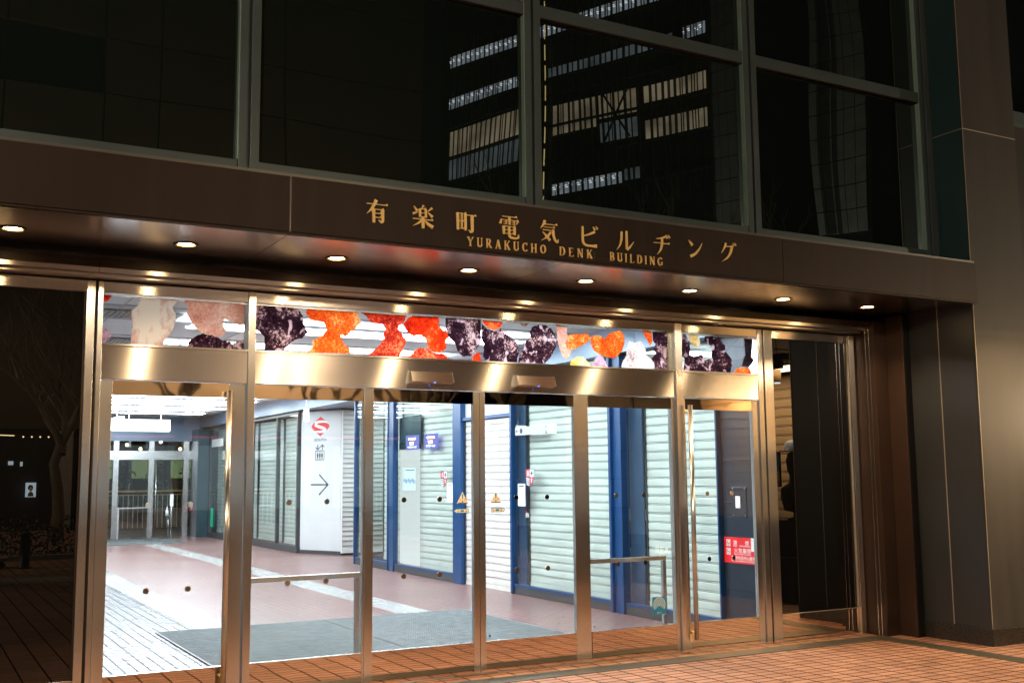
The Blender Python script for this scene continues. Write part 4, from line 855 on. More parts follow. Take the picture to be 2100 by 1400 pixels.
pn = bx('notice_paper', 'paper', sc_, 7.392, 7.399, 8.63, 9.18, 1.36, 1.73)
m = MB()
for k in range(9): m.box(7.3895, 7.3915, 8.68 + k * .052, 8.71 + k * .052, 1.47 + .02 * (k % 3), 1.53 + .015 * ((k * 2) % 3))
m.build('printed_skyline', 'poster_blue', pn); bx('printed_heading', 'sticker_navy', pn, 7.3895, 7.3915, 8.68, 9.05, 1.69, 1.702)
bx('upper_panel', 'teal_panel', sc_, 7.40, 7.415, 8.45, 9.34, 2.045, 2.60)
def onwall(name, m, parent, x, pts, d=.0015):
    q = MB(); q.prism(pts, lambda u, v: Vector((x, u, v)), (-d, 0, 0)); return q.build(name, m, parent)
def rect(y0, y1, z0, z1): return [(y0, z0), (y1, z0), (y1, z1), (y0, z1)]
def walltext(name, m, parent, body, x, ystart, z, size, width=None):
    q = MB(); q.text(body, F(x)(ystart), size, width=width)
    for v in q.bm.verts: v.co.z += z
    return q.build(name, m, parent, recalc=False)
for k, (ya, lab) in enumerate(((8.99, 'left'), (8.25, 'right'))):
    t = thing('screen', 'small violet lit screen at %s in the glazed shop front' % lab, 'screen', (7.39, ya - .25, 2.03), 'violet lit screens')
    bx('display', 'screen_violet', t, 7.372, 7.388, ya - .51, ya, 2.03, 2.27); 
    onwall('red_band', 'sign_crimson', t, 7.3715, rect(ya - .40, ya - .12, 2.175, 2.195)); onwall('white_band', 'sign_light', t, 7.3715, rect(ya - .40, ya - .12, 2.197, 2.225))
    walltext('lettering', 'sign_light', t, '有楽町', 7.371, ya - .15, 2.115, .06); walltext('lettering', 'sign_light', t, 'インフォメーション', 7.371, ya - .07, 2.06, .045, .36)
bx('shop_back', 'blue_dark', sc_, 7.9, 7.95, 7.0, 9.6, .003, 3.0)
# decals on the shop glass: crests, papers, wave mark, gilt letters
def crest(t, yl, yr, z1, z0):
    x = XS - .0055; w_ = yl - yr; h_ = z1 - z0; P = lambda u, v: (yl - u * w_, z1 - v * h_)
    o = onwall('crest', 'sticker_navy', t, x, [P(-.02, -.01), P(1.02, -.01), P(1.02, .40), P(.88, .72), P(.5, 1.02), P(.12, .72), P(-.02, .40)])
    onwall('red_quarter', 'sign_crimson', o, x - .0016, [P(.03, .02), P(.485, .02), P(.485, .43), P(.03, .43)]); onwall('white_quarter', 'sign_white', o, x - .0016, [P(.515, .02), P(.97, .02), P(.97, .43), P(.515, .43)])
    onwall('red_quarter', 'sign_crimson', o, x - .0016, [P(.515, .45), P(.96, .45), P(.84, .70), P(.515, .96)])
    onwall('white_bar', 'sign_white', o, x - .0032, [P(.64, .52), P(.80, .52), P(.80, .56), P(.76, .56), P(.76, .74), P(.68, .74), P(.68, .56), P(.64, .56)])
    m = MB()
    for k in range(4): m.prism([P(.06 + .0 * k, .47 + .11 * k), P(.47, .62 + .11 * k - .10), P(.47, .67 + .11 * k - .10), P(.06 + .02 * k, .53 + .11 * k)], lambda u, v: Vector((x - .0016, u, v)), (-.0015, 0, 0))
    m.build('stripes', 'sign_white', o)
    m = MB(); c = P(.74, .225)
    for k in range(4):
        a = R(45 * k); dy, dz = math.cos(a) * .20 * w_, math.sin(a) * .20 * w_; ny, nz_ = -math.sin(a) * .022 * w_, math.cos(a) * .022 * w_
        m.prism([(c[0] - dy - ny, c[1] - dz - nz_), (c[0] + dy - ny, c[1] + dz - nz_), (c[0] + dy + ny, c[1] + dz + nz_), (c[0] - dy + ny, c[1] - dz + nz_)], lambda u, v: Vector((x - .0032 - .0003 * k, u, v)), (-.001, 0, 0))
    m.build('star', 'sticker_navy', o)
    walltext('lettering', 'sign_white', o, 'B', x - .0034, yl - .14 * w_, z1 - .37 * h_, .40 * h_, .24 * w_)
crest(sc_, 7.51, 7.285, 1.668, 1.42); crest(sa, 4.83, 4.61, 1.675, 1.432)
for t, y0, y1, z0, z1 in ((sc_, 7.09, 7.29, 1.195, 1.49), (sa, 4.85, 5.05, 1.18, 1.48)):
    o = onwall('paper_notice', 'paper', t, XS - .0055, rect(y0, y1, z0, z1)); onwall('print_line', 'poster_blue' if t is sc_ else 'sign_ink', o, XS - .0072, rect(y0 + .03, y1 - .03, z1 - .04, z1 - .025))
    m = MB()
    for k in range(6): m.box(XS - .0078, XS - .0072, y0 + .04, y1 - .03 - .01 * (k % 3), z1 - .08 - .03 * k, z1 - .077 - .03 * k)
    m.build('small_print', 'vent_dark', o)
m = MB()
for k in range(3):
    c_ = (4.80, 1.02 + .02 * k); ps = [(c_[0] + .05 * math.cos(R(a)), c_[1] + .03 * math.sin(R(a))) for a in range(30, 151, 20)]
    m.prism(ps + [(p[0] * 1, p[1] - .009) for p in reversed(ps)], lambda u, v: Vector((XS - .0055, u, v)), (-.001, 0, 0))
m.build('wave_mark', 'sign_white', sa); onwall('red_mark', 'sign_crimson', sa, XS - .0055, [(4.85, 1.10), (4.81, 1.09), (4.80, 1.115), (4.83, 1.125)])
walltext('gilt_lettering', 'sticker_tan', sa, 'REA', XS - .0055, 1.95, .725, .11, .25)
hs = thing('sign_reflection', 'reflection of a hanging direction sign, built as a plate on the shop glass', 'sign', (XS, 4.7, 2.13))  # plate stands in for a hanging sign's reflection in the glass
bx('plate', 'panel_glow', hs, XS - .03, XS - .006, 4.30, 5.07, 2.135, 2.245)
onwall('arrow_shaft', 'sign_ink', hs, XS - .031, rect(4.97, 5.04, 2.186, 2.192)); onwall('arrow_head', 'sign_ink', hs, XS - .031, [(5.045, 2.189), (5.02, 2.21), (5.025, 2.189), (5.02, 2.168)])
m = MB(); m.tube([(XS - .031, 4.90, 2.19), (XS - .033, 4.90, 2.19)], .035, 20); m.build('info_mark', 'sticker_navy', hs); walltext('lettering', 'sign_ink', hs, 'i', XS - .0335, 4.895, 2.175, .05)

# navy wall with switch plate and red sign
nw = thing('navy_wall', 'dark navy panelled wall beside the right swing door', 'wall', (7.5, .45, 0))
for k in range(7): bx('wall_panel', 'navy_panel', nw, 7.355, 7.5, .14, .806, .002 + k * .43, .002 + k * .43 + .427)
pt = thing('switch_plate', 'dark switch plate with pale grey rocker on navy wall', 'switch plate', (7.35, .55, 1.155))
bx('plate', 'navy_panel', pt, 7.347, 7.3545, .437, .657, 1.155, 1.461, bevel=.002); bx('rocker', 'paper', pt, 7.338, 7.3465, .52, .592, 1.247, 1.367, bevel=.003)
for y, z in ((.455, 1.175), (.64, 1.175), (.455, 1.442), (.64, 1.442)): m = MB(); m.disc((7.347, y, z), (-1, 0, 0), .007, .002, 10); m.build('screw', 'rail_steel', pt)
rs = thing('prohibition_sign', 'red no smoking and no open flame sign on navy wall', 'sign', (7.35, .55, .70))
bx('plate', 'sign_red', rs, 7.349, 7.3548, .292, .800, .700, .957)
for z in (.865, .780):
    bx('pictogram', 'sign_white', rs, 7.3475, 7.3488, .702, .762, z, z + .066); pg = rs.children[-1]
    m = MB(); ps = [(.732 + .026 * math.cos(R(a)), z + .033 + .030 * math.sin(R(a))) for a in range(0, 360, 20)]; pi = [(.732 + .019 * math.cos(R(a)), z + .033 + .023 * math.sin(R(a))) for a in range(0, 360, 20)]
    for k in range(18): m.prism([ps[k], ps[(k + 1) % 18], pi[(k + 1) % 18], pi[k]], lambda u, v: Vector((7.3472, u, v)), (-.0006, 0, 0))
    m.prism([(.752, z + .050), (.747, z + .055), (.713, z + .015), (.718, z + .010)], lambda u, v: Vector((7.3464, u, v)), (-.0006, 0, 0)); m.build('ban_ring', 'sign_crimson', pg)
    onwall('cigarette', 'sign_ink', pg, 7.3474, rect(.716, .748, z + .028, z + .034), .0003)
for body, y, z, s, w_ in (('禁', .655, .885, .05, .055), ('煙', .480, .885, .05, .055), ('NO   SMOKING', .655, .865, .022, .25), ('火気厳禁', .650, .808, .052, .255), ('NO OPEN FLAME', .648, .784, .022, .245), ('危険物品持込厳禁', .690, .740, .042, .355), ('NO DANGEROUS GOODS', .690, .716, .022, .355)):
    walltext('lettering', 'sign_white', rs, body, 7.3478, y, z, s, w_)
o = bx('white_slip', 'paper', rs, 7.3462, 7.3474, .294, .388, .828, .957); onwall('stamp', 'sticker_green', o, 7.346, rect(.366, .380, .930, .942))
m = MB(); m.disc((7.347, .642, .735), (-1, 0, 0), .012, .004, 12); m.build('stud', 'iron_black', rs)

# ---------------------------------------------------------------- SOUTH column
p0, p1 = Vector((7.37, 14.58)), Vector((7.87, 13.52)); dd = (p1 - p0).normalized(); nn = Vector((-dd.y, dd.x)) * -1
if nn.x > 0: nn = -nn
co = thing('column', 'white clad column with red S emblem, SOUTH and lift arrows', 'column', (8.0, 14.2, 0))
m = MB('z'); m.prism([(7.37, 14.58), (7.87, 13.52), (8.6, 13.52), (8.6, 14.58)], lambda u, v: Vector((u, v, .08)), (0, 0, 2.90)); m.build('cladding', 'column_white', co)
m = MB('z'); m.prism([(7.375, 14.57), (7.875, 13.53), (8.59, 13.53), (8.59, 14.57)], lambda u, v: Vector((u, v, .003)), (0, 0, .076)); m.build('base', 'kick_dark', co)
CF = lambda off: (lambda u, v: Vector((p0.x + dd.x * u + nn.x * off, p0.y + dd.y * u + nn.y * off, v)))
def oncol(name, m_, pts, off=.002, par=co):
    q = MB(); q.prism(pts, CF(off), (nn.x * .001, nn.y * .001, 0)); return q.build(name, m_, par)
cx_, cz_ = .572, 2.652
dia = [(-.27, 0), (-.235, .045), (-.13, .125), (0, .207), (.13, .125), (.235, .045), (.27, 0), (.235, -.045), (.13, -.125), (0, -.207), (-.13, -.125), (-.235, -.045)]
em = oncol('emblem', 'sign_crimson', [(cx_ + a, cz_ + b) for a, b in dia])
q = MB()
spts = [(.24, .065), (.10, .100), (-.05, .098), (-.15, .075), (-.155, .035), (-.05, -.005), (.10, -.040), (.155, -.075), (.13, -.105), (-.02, -.115), (-.20, -.105)]
wd = [.006, .022, .026, .028, .030, .030, .030, .030, .028, .024, .006]
fine = [Vector(p) for p in spts]; L1, L2 = [], []
for i, p in enumerate(fine):
    tt = (fine[min(i + 1, len(fine) - 1)] - fine[max(i - 1, 0)]).normalized(); n_ = Vector((-tt.y, tt.x)); L1.append(p + n_ * wd[i]); L2.append(p - n_ * wd[i])
for i in range(len(fine) - 1): q.prism([(cx_ + a.x, cz_ + a.y) for a in (L1[i], L1[i + 1], L2[i + 1], L2[i])], CF(.0035), (nn.x * .0008, nn.y * .0008, 0))
q.build('letter_stroke', 'sign_white', em)
def coltext(body, u, v, size, width):
    q = MB(); q.text(body, CF(.0025), size, width=width, bold=.02); d_ = CF(.0025)(u, v) - CF(.0025)(0, 0)
    for w__ in q.bm.verts: w__.co += d_
    return q.build('lettering', 'sign_ink', co, recalc=False)
coltext('SOUTH', .392, 2.345, .075, .35)
def bar(q, a, b, w_, off=.002):
    a, b = Vector(a), Vector(b); t_ = (b - a).normalized(); n_ = Vector((-t_.y, t_.x)) * w_; q.prism([tuple(a + n_), tuple(b + n_), tuple(b - n_), tuple(a - n_)], CF(off), (nn.x * .001, nn.y * .001, 0))
q = MB(); bar(q, (.300, 1.434), (.81, 1.434), .015); bar(q, (.553, 1.645), (.825, 1.426), .015, .0033); bar(q, (.825, 1.442), (.553, 1.223), .015, .0046); q.build('direction_arrow', 'sign_ink', co)
q = MB(); bar(q, (.500, 2.265), (.500, 2.170), .013); bar(q, (.435, 2.215), (.500, 2.165), .010, .0033); bar(q, (.565, 2.215), (.500, 2.165), .010, .0046)
bar(q, (.636, 2.165), (.636, 2.262), .010); bar(q, (.572, 2.215), (.636, 2.267), .010, .0033); bar(q, (.700, 2.215), (.636, 2.267), .010, .0046); q.build('lift_arrows', 'sign_ink', co)
q = MB()
for a in ((.432, 1.945, .448, 2.149), (.680, 1.945, .696, 2.149), (.448, 1.945, .680, 1.961), (.448, 2.133, .680, 2.149)): q.prism([(a[0], a[1]), (a[2], a[1]), (a[2], a[3]), (a[0], a[3])], CF(.002), (nn.x * .001, nn.y * .001, 0))
for k in range(3):
    u = .500 + .064 * k; q.prism([(u - .024, 2.02), (u - .018, 2.085), (u + .018, 2.085), (u + .024, 2.02), (u + .014, 2.02), (u + .012, 1.972), (u + .002, 1.972), (u, 2.01), (u - .002, 1.972), (u - .012, 1.972), (u - .014, 2.02)], CF(.002), (nn.x * .001, nn.y * .001, 0))
    q.prism([(u + .012 * math.cos(R(a)), 2.103 + .012 * math.sin(R(a))) for a in range(0, 360, 30)], CF(.002), (nn.x * .001, nn.y * .001, 0))
q.build('lift_pictogram', 'sign_ink', co)
shutter('pale shutter across the passage beside the SOUTH column', 0, 0, 1.6, .0, 2.9, group='lowered roller shutters', rails='white_paint')
sx_ = [o for o in bpy.data.objects if o.get('label') == 'pale shutter across the passage beside the SOUTH column'][0]; sx_.rotation_euler.z = R(-90)
sx_.location = (8.65, 13.40, .05)
bw = thing('passage_wall', 'white end wall of the side passage', 'wall', (12, 12.3, 0)); bx('wall_panel', 'white_paint', bw, 12, 12.1, 11.26, 13.6, 0, 3.0)

# far glazed wall and far doors
fg = thing('shop_front', 'dark framed glazed shop front beyond the SOUTH column', 'shop front', (XS, 18, 0))
for y in (14.62, 16.10, 18.15, 20.3, 22.3): bx('mullion', 'kick_dark', fg, XS - .03, XS + .05, y, y + .07, .003, 2.93, brush='z')
bx('head_rail', 'kick_dark', fg, XS - .03, XS + .05, 14.6, 22.38, 2.931, 3.0); bx('base_rail', 'kick_dark', fg, XS - .028, XS + .05, 14.6, 22.38, .002, .14)
for a, b in ((14.69, 16.10), (16.17, 18.15), (18.22, 20.3), (20.37, 22.3)): bx('glass_pane', 'shop_glass', fg, XS, XS + .008, a, b, .141, 2.93)
for a, b, lab in ((14.7, 16.1, 'pale shutter behind glass just left of the SOUTH column'), (16.18, 18.14, 'pale shutter behind glass second left of the SOUTH column'), (18.23, 20.2, 'pale shutter behind glass third left of the SOUTH column'), (20.38, 22.2, 'pale shutter behind glass with green notice at the far end')): shutter(lab, 7.50, a, b, .14, 2.9)
onwall('green_notice', 'sticker_green', fg, XS - .003, rect(21.9, 22.2, .28, .78)); onwall('white_strip', 'sign_white', fg, XS - .003, rect(21.0, 22.25, 2.43, 2.64)); onwall('yellow_notice', 'sticker_yellow', fg, XS - .003, rect(19.75, 19.95, 1.2, 1.7))
tp = thing('teal_wall', 'dark teal panelled wall beside the far doors', 'wall', (7.1, 22.4, 0)); bx('wall_panel', 'teal_panel', tp, 7.0, 7.33, 22.40, 22.8, .002, 2.93); bx('wall_panel', 'teal_panel', tp, 7.0, 7.33, 22.81, 23.24, .002, 2.93)
fd = thing('far_doors', 'far glass doors in steel frames at the corridor end', 'doors', (5.5, 23.3, 0))
for x in (5.0, 5.93, 6.87): bx('post', 'rail_steel', fd, x - .07, x + .07, 23.25, 23.35, .003, 2.9, brush='z')
bx('lintel', 'rail_steel', fd, -2.6, 7.0, 23.26, 23.34, 2.11, 2.35); bx('head_beam', 'bulkhead', fd, -2.6, 7.3, 23.2, 23.38, 2.62, 3.3)
bx('glass_pane', 'clear_glass', fd, -2.6, 7.0, 23.29, 23.3, .01, 2.11); bx('glass_pane', 'clear_glass', fd, -2.6, 7.0, 23.29, 23.3, 2.35, 2.62)
m = MB(); m.tube([(6.06, 23.2, .25), (6.06, 23.2, 2.0)], .02, 10); m.build('handle', 'rail_steel', fd)
gr = thing('guard_rail', 'glass guard rail in front of the far doors', 'guard rail', (5.4, 22.8, 0), 'guard rails')
bx('top_bar', 'rail_steel', gr, 5.0, 5.86, 22.78, 22.82, .80, .83); bx('glass_infill', 'clear_glass', gr, 5.045, 5.815, 22.795, 22.805, .05, .79)
bx('upright', 'rail_steel', gr, 5.0, 5.04, 22.78, 22.82, .003, .799); bx('upright', 'rail_steel', gr, 5.82, 5.86, 22.78, 22.82, .003, .799)
m_ = thing('entrance_mat', 'pale grey mat in front of the far doors', 'mat', (5, 21.5, 0), 'entrance mats'); bx('mat_surface', 'mat_weave', m_, 3.6, 6.2, 19.9, 22.6, .002, .012)
st = thing('sanitiser_stand', 'thin steel sanitiser stand with white pump bottle near far doors', 'stand', (6.28, 22.2, 0))
m = MB('z'); m.tube([(6.28, 22.2, .01), (6.28, 22.2, 1.16)], .018, 10); m.tube([(6.21, 22.2, .01), (6.21, 22.2, .66)], .012, 10); m.build('pole', 'rail_steel', st)
bx('foot', 'rail_steel', st, 6.05, 6.5, 22.08, 22.34, .003, .012); bx('sign_board', 'sign_white', st, 6.235, 6.325, 22.17, 22.18, .85, 1.17); bx('tray', 'rail_steel', st, 6.10, 6.26, 22.1, 22.28, .60, .612)
m = MB(); m.lathe([(0, .612), (.045, .612), (.045, .74), (.018, .77), (.012, .85), (0, .85)], (6.17, 22.19, 0), 14); m.build('pump_bottle', 'sign_white', st)
rn = thing('notice', 'small red notice beside the far doors', 'notice', (7, 23.0, .66)); onwall('plate', 'sign_red', rn, 6.998, rect(22.85, 23.15, .66, .93)); onwall('text_lines', 'sign_white', rn, 6.996, rect(22.9, 23.1, .75, .80))

# courtyard beyond the far doors
struct(sheet('courtyard_paving', 'pale_paving', -20, 30, 23.4, 60, -.01))
rl = thing('railing', 'bronze railing across the courtyard beyond the far doors', 'railing', (6, 28, 0))
m = MB(); m.tube([(0, 28, 1.20), (14, 28, 1.20)], .03, 8); m.tube([(0, 28, 1.08), (14, 28, 1.08)], .015, 8); m.build('handrail', 'gold', rl)
m = MB()
for k in range(90): m.box(k * .15, k * .15 + .02, 27.99, 28.01, .05, 1.08)
m.build('balusters', 'sticker_tan', rl)
bk = thing('planter_bench', 'long timber planter box behind the courtyard railing', 'planter', (7, 29.5, 0)); bx('box', 'timber', bk, 2, 13, 29.2, 29.8, .0, .62)
rq = random.Random(5)
for k in range(5):
    xx = 5.2 + k * 1.1; tq = thing('courtyard_plant', ['leafy plant at the left end of the courtyard planter', 'leafy plant second in the courtyard planter', 'leafy plant in the middle of the courtyard planter', 'leafy plant fourth in the courtyard planter', 'leafy plant at the right end of the courtyard planter'][k], 'plant', (xx, 29.5, .62), 'plants in the courtyard planter'); m = MB()
    for q in range(160):
        c = Vector((xx + rq.gauss(0, .28), 29.5 + rq.gauss(0, .15), .7 + abs(rq.gauss(0, .5)))); d1 = Vector((rq.uniform(-1, 1), rq.uniform(-1, 1), rq.uniform(-1, 1))).normalized() * .10; d2 = d1.orthogonal().normalized() * .05
        m.bm.faces.new([m.bm.verts.new(c + v) for v in (-d1, d2, d1, -d2)])
    m.build('foliage', 'sticker_green' if False else 'leaf_green', tq, recalc=False)
cb = thing('courtyard_building', 'dark building closing the courtyard beyond the far doors', 'building', (6, 40, 0)); bx('wall', 'tower_dark', cb, -15, 28, 40, 42, 0, 14)
for k in range(5): bx('window', 'green_facade_glow', cb, 3.5 + k * 1.6, 4.5 + k * 1.6, 39.96, 39.99, 1.6, 2.35)  # green glow stands in for a green-lit facade
for k, (x, z) in enumerate(((5.3, 2.5), (5.9, 2.62), (6.3, 2.5), (6.9, 2.72), (7.5, 2.5))):
    t = thing('lamp_reflection', 'warm globe imitating a lamp reflection, %s in the courtyard row' % ['first', 'second', 'third', 'fourth', 'fifth'][k], 'lamp', (x, 27, z), 'lamp reflections built as globes')
    m = MB(); m.sphere((x, 27, z), .045, 12); m.build('globe', 'warm_bulb', t); m = MB(); m.tube([(x, 27, z + .07), (x, 27, z + 1.2)], .006, 6); m.build('cord', 'iron_black', t)  # glowing globes imitate lamp reflections in the transom glass

t = thing('ceiling_light', 'short white light strip added to brighten the side passage', 'ceiling light', (9.4, 12.3, 2.95), 'ceiling strip lights')  # strip added to brighten the shutter beside the column
bx('diffuser', 'ceiling_tube', t, 8.2, 11, 12.1, 12.4, 2.93, 2.95); bx('side_trim', 'white_paint', t, 8.15, 11.05, 12.06, 12.44, 2.951, 2.98)
# ---------------------------------------------------------------- across the plaza (seen mirrored in the dark glass)
ob = thing('office_block', 'dark brown perforated metal building across the plaza', 'building', (-5, -32, 0))
xs = [-30, -24, -18, -12, -6, -1.5, 2.0, 4.95, 6.80, 11.1, 16.33]
zs = [11.6, 14.1, 16.0, 18.6, 21.2, 24, 27, 30, 34]
for i in range(len(xs) - 1):
    m = MB()
    for j in range(len(zs) - 1):
        if 14.0 < zs[j] < 14.2 and xs[i + 1] <= 4.96 and xs[i] > -2: continue
        m.box(xs[i] + .03, xs[i + 1] - .03, -30, -29.8, zs[j] + .03, zs[j + 1] - .03)
    m.build('cladding_panel', 'perforated', ob)
bx('lower_wall', 'perforated', ob, -30, 5.3, -30, -29.8, 3.2, 11.57)
bx('lower_wall', 'facade_pale', ob, 5.3, 16.33, -30, -29.8, 3.2, 11.57)
for k in range(4): bx('added_window', 'added_window_light', ob, 5.8 + k * 2.6, 8.1 + k * 2.6, -29.99, -29.9, .5, 2.7)  # glowing panels added to put a cool band into the steel posts
bx('neon_line', 'red_neon', ob, 5.6, 16.2, -29.9, -29.84, 2.95, 3.03)
bx('wall', 'tower_dark', ob, -30, 16.3, -40, -30.05, 0, 34)
bx('window', 'window_glass', ob, -1.4, 4.85, -30.04, -30.0, 14.15, 15.95)
m = MB()
for k in range(12): m.box(-29 + k * 3.7, -28.6 + k * 3.7, -30, -29.7, 0, 3.15)
m.build('ground_piers', 'kerb_stone', ob)
bx('lit_sign', 'screen_light', ob, 2.83, 2.98, -29.99, -29.95, 2.06, 2.18); bx('lit_sign', 'screen_light', ob, 3.18, 3.25, -29.99, -29.95, 2.02, 2.16)

tw = thing('office_tower', 'dark office tower with curved end and lit floors across the plaza', 'tower', (60, -98, 0))
PR = Vector((71.07, -79.67)); TD = Vector((-.386, -.922)).normalized(); TN = Vector((TD.y, -TD.x))
if TN.x > 0: TN = -TN
TP = lambda u, o=0.0: PR + TD * u + TN * o
def tbox(m, u0, u1, z0, z1, o0, o1):
    pts = [TP(u0, o0), TP(u1, o0), TP(u1, o1), TP(u0, o1)]; m.prism([(p.x, p.y) for p in pts], lambda a, b: Vector((a, b, z0)), (0, 0, z1 - z0)); return m
Z2 = lambda z: 1.6 + 2 * (z - 1.6)
m = MB(); out = [TP(-1, -.4), TP(35.5, -.4)] + [TP(35.5 + 4 * math.sin(R(a)), -.4 - 4 + 4 * math.cos(R(a))) for a in range(15, 91, 15)] + [TP(39.5, -30), TP(-1, -30)]
m.prism([(p.x, p.y) for p in out], lambda a, b: Vector((a, b, 0)), (0, 0, 80)); m.build('wall', 'tower_dark', tw)
wins = []
def row(u0, u1, z0, z1, mt, step=1.52):
    u = u0
    while u < u1 - .4: wins.append((u + .10, min(u + step - .10, u1), z0, z1, mt)); u += step
row(4.6, 36, Z2(27.0), Z2(27.85), 'office_white'); row(24, 36, Z2(24.45), Z2(25.2), 'office_white'); row(4, 20.5, Z2(24.45), Z2(25.1), 'office_dim'); row(0, 3.2, Z2(24.4), Z2(25.2), 'office_white')
row(23.8, 36, Z2(21.3), Z2(23.05), 'office_warm', 1.7); row(23.8, 36, Z2(19.9), Z2(21.2), 'office_dim', 1.7)
row(14, 20, Z2(20.8), Z2(22.6), 'office_warm', 1.6); row(8.6, 13.8, Z2(21.2), Z2(22.6), 'office_warm', 1.7); row(8.6, 13.8, Z2(19.8), Z2(20.9), 'office_dim', 1.7)
row(0, 8, Z2(21.6), Z2(22.55), 'office_warm', 1.6); row(0, 8, Z2(19.5), Z2(20.55), 'office_warm', 1.6); row(11, 20, Z2(17.4), Z2(18.0), 'office_white', 1.5); row(8.4, 10.9, Z2(17.5), Z2(18.1), 'office_dim', 1.2)
for u0, u1, z0, z1, mt in wins[:100]: tbox(MB(), u0, u1, z0, z1, -.38, -.30).build('window', mt, tw)
m = MB()
for z in (29.0, 26.9, 24.3, 23.2, 21.25, 19.3, 17.2): tbox(m, -1, 36, Z2(z), Z2(z) + .25, -.2, .15)
m.build('floor_band', 'tower_mullion', tw)
m = MB()
for k in range(2): 
    a, b = TP(9.6, .05), TP(12.8, .05)
    z0, z1 = (Z2(19.8), Z2(22.6)) if k == 0 else (Z2(22.6), Z2(19.8))
    m.tube([(a.x, a.y, z0), (b.x, b.y, z1)], .13, 6)
m.build('brace', 'tower_mullion', tw)
m = MB()
for u0, u1, z0, z1, mt in wins[:100]:
    if mt == 'office_white' and z1 - z0 < 2:
        for q in range(2):
            u_ = u0 + (u1 - u0) * (.25 + .4 * q); zz_ = z0 + (z1 - z0) * (.62 - .12 * q)
            tbox(m, u_, u_ + .34, zz_, zz_ + .10, -.295, -.28); tbox(m, u_ + .12, u_ + .46, zz_ + .22, zz_ + .31, -.295, -.28)
m.build('office_lamps', 'office_tube', tw)
m = MB()
for k in range(48): tbox(m, 35.6 - .75 * k, 35.68 - .75 * k, Z2(16), Z2(29), -.28, -.1)
m.build('slim_mullions', 'tower_mullion', tw)
m = MB()
for k in range(13): tbox(m, 20.2 - 1.5 * k, 20.28 - 1.5 * k, Z2(16), Z2(29), .1, .35)
m.build('fin', 'pillar_metal', tw)
m = MB(); z = Z2(16.5)
while z < Z2(28.5): tbox(m, 20.6, 20.68, z, z + 1.9, .1, .2); z += 2.6
m.build('light_string', 'window_string', tw)
tt = thing('tiled_tower', 'pale square tiled tower block beside the office tower', 'tower', (76, -74, 0))
m = MB()
for u0 in (-1.2, -12.0):
    for i in range(5):
        for j in range(16): tbox(m, u0 - 1.05 * i - .98, u0 - 1.05 * i, 24 + j * 2.3, 24 + j * 2.3 + 2.18, 1.0, 1.3)
m.build('tile_cladding', 'tower_tile', tt)
m = MB(); tbox(m, -6.6, -1.1, 0, 64, -8, .98); tbox(m, -17.5, -11.9, 0, 64, -8, .98); m.build('wall', 'tower_dark', tt)
fl = bpy.data.lights.new('added_flood_beam', 'SPOT'); fl.energy = 26000; fl.color = (1, .95, .82); fl.spot_size = R(70); fl.spot_blend = .6; fl.shadow_soft_size = .3  # unseen spot with housing, added to brighten the tiled tower
ft = thing('added_floodlight', 'unseen lamp added to brighten the tiled tower block', 'added_floodlight', (60, -66, 0))
bx('housing', 'iron_black', ft, 59.6, 60.4, -66.3, -66, .8, 1.3); m = MB(); m.tube([(60, -66.1, 0), (60, -66.1, .8)], .06, 8); m.build('stand', 'iron_black', ft)
fo = bpy.data.objects.new('added_flood_beam', fl); C.objects.link(fo); fo.parent = ft; fo.location = (0, .3, 1.6)
fo.rotation_euler = (Vector((76, -72, 42)) - Vector((60, -65.7, 1.6))).to_track_quat('-Z', 'Y').to_euler()

def tree(x, y, h, lab, seed, r0=.16):
    rn = random.Random(seed); t = thing('bare_tree', lab, 'tree', (x, y, 0), 'bare trees on the plaza')
    m = MB(); tr = [(x + rn.uniform(-.06, .06) * k, y + rn.uniform(-.06, .06) * k, h * .38 * k / 4) for k in range(5)]
    m.tube(tr, [r0 * (1.25 if k == 0 else 1 - .08 * k) for k in range(5)], 10); m.build('trunk', 'bark', t)
    m = MB()
    def br(p, d, L, r, dep):
        pts = [p]; q = p.copy(); dv = d.copy()
        for k in range(4):
            dv = (dv + Vector((rn.uniform(-.25, .25), rn.uniform(-.25, .25), rn.uniform(-.05, .22)))).normalized(); q = q + dv * L / 4; pts.append(q.copy())
        m.tube(pts, [r * (1 - .16 * k) for k in range(5)], 6 if dep < 2 else 4, False)
        if dep < 4:
            for k in range(3 if dep < 3 else 2):
                s = pts[2 + k % 3]; nd = (dv + Vector((rn.uniform(-1, 1), rn.uniform(-1, 1), rn.uniform(-.1, .7))) * .8).normalized(); br(s, nd, L * rn.uniform(.55, .78), r * .52, dep + 1)
    for k in range(5):
        a = R(72 * k + rn.uniform(-20, 20)); br(Vector(tr[-1]) - Vector((0, 0, .1 * k)), Vector((math.cos(a) * .7, math.sin(a) * .7, .9)).normalized(), h * .30, r0 * .62, 0)
    m.build('branches', 'bark', t); return t
tree(3.58, -23.5, 7.0, 'bare tree behind the chained bollards', 11, .17); tree(6.4, -21.5, 8.5, 'bare tree mirrored above the left swing door', 31, .17); tree(10.4, -22.5, 8, 'bare tree before the pale lower wall', 33, .16); tree(12.8, -21.8, 9, 'thick bare tree before the added lit windows', 35, .2); tree(14.6, -23.5, 8, 'bare tree at the far corner of the perforated building', 37, .15); tree(10.5, -11.5, 7.5, 'bare tree nearest the glass doors', 5, .15); tree(17.0, -13.5, 8, 'bare tree at the right side of the plaza', 8, .15)
tree(-3.5, -13.0, 8, 'bare tree at the left side of the plaza', 21, .17)
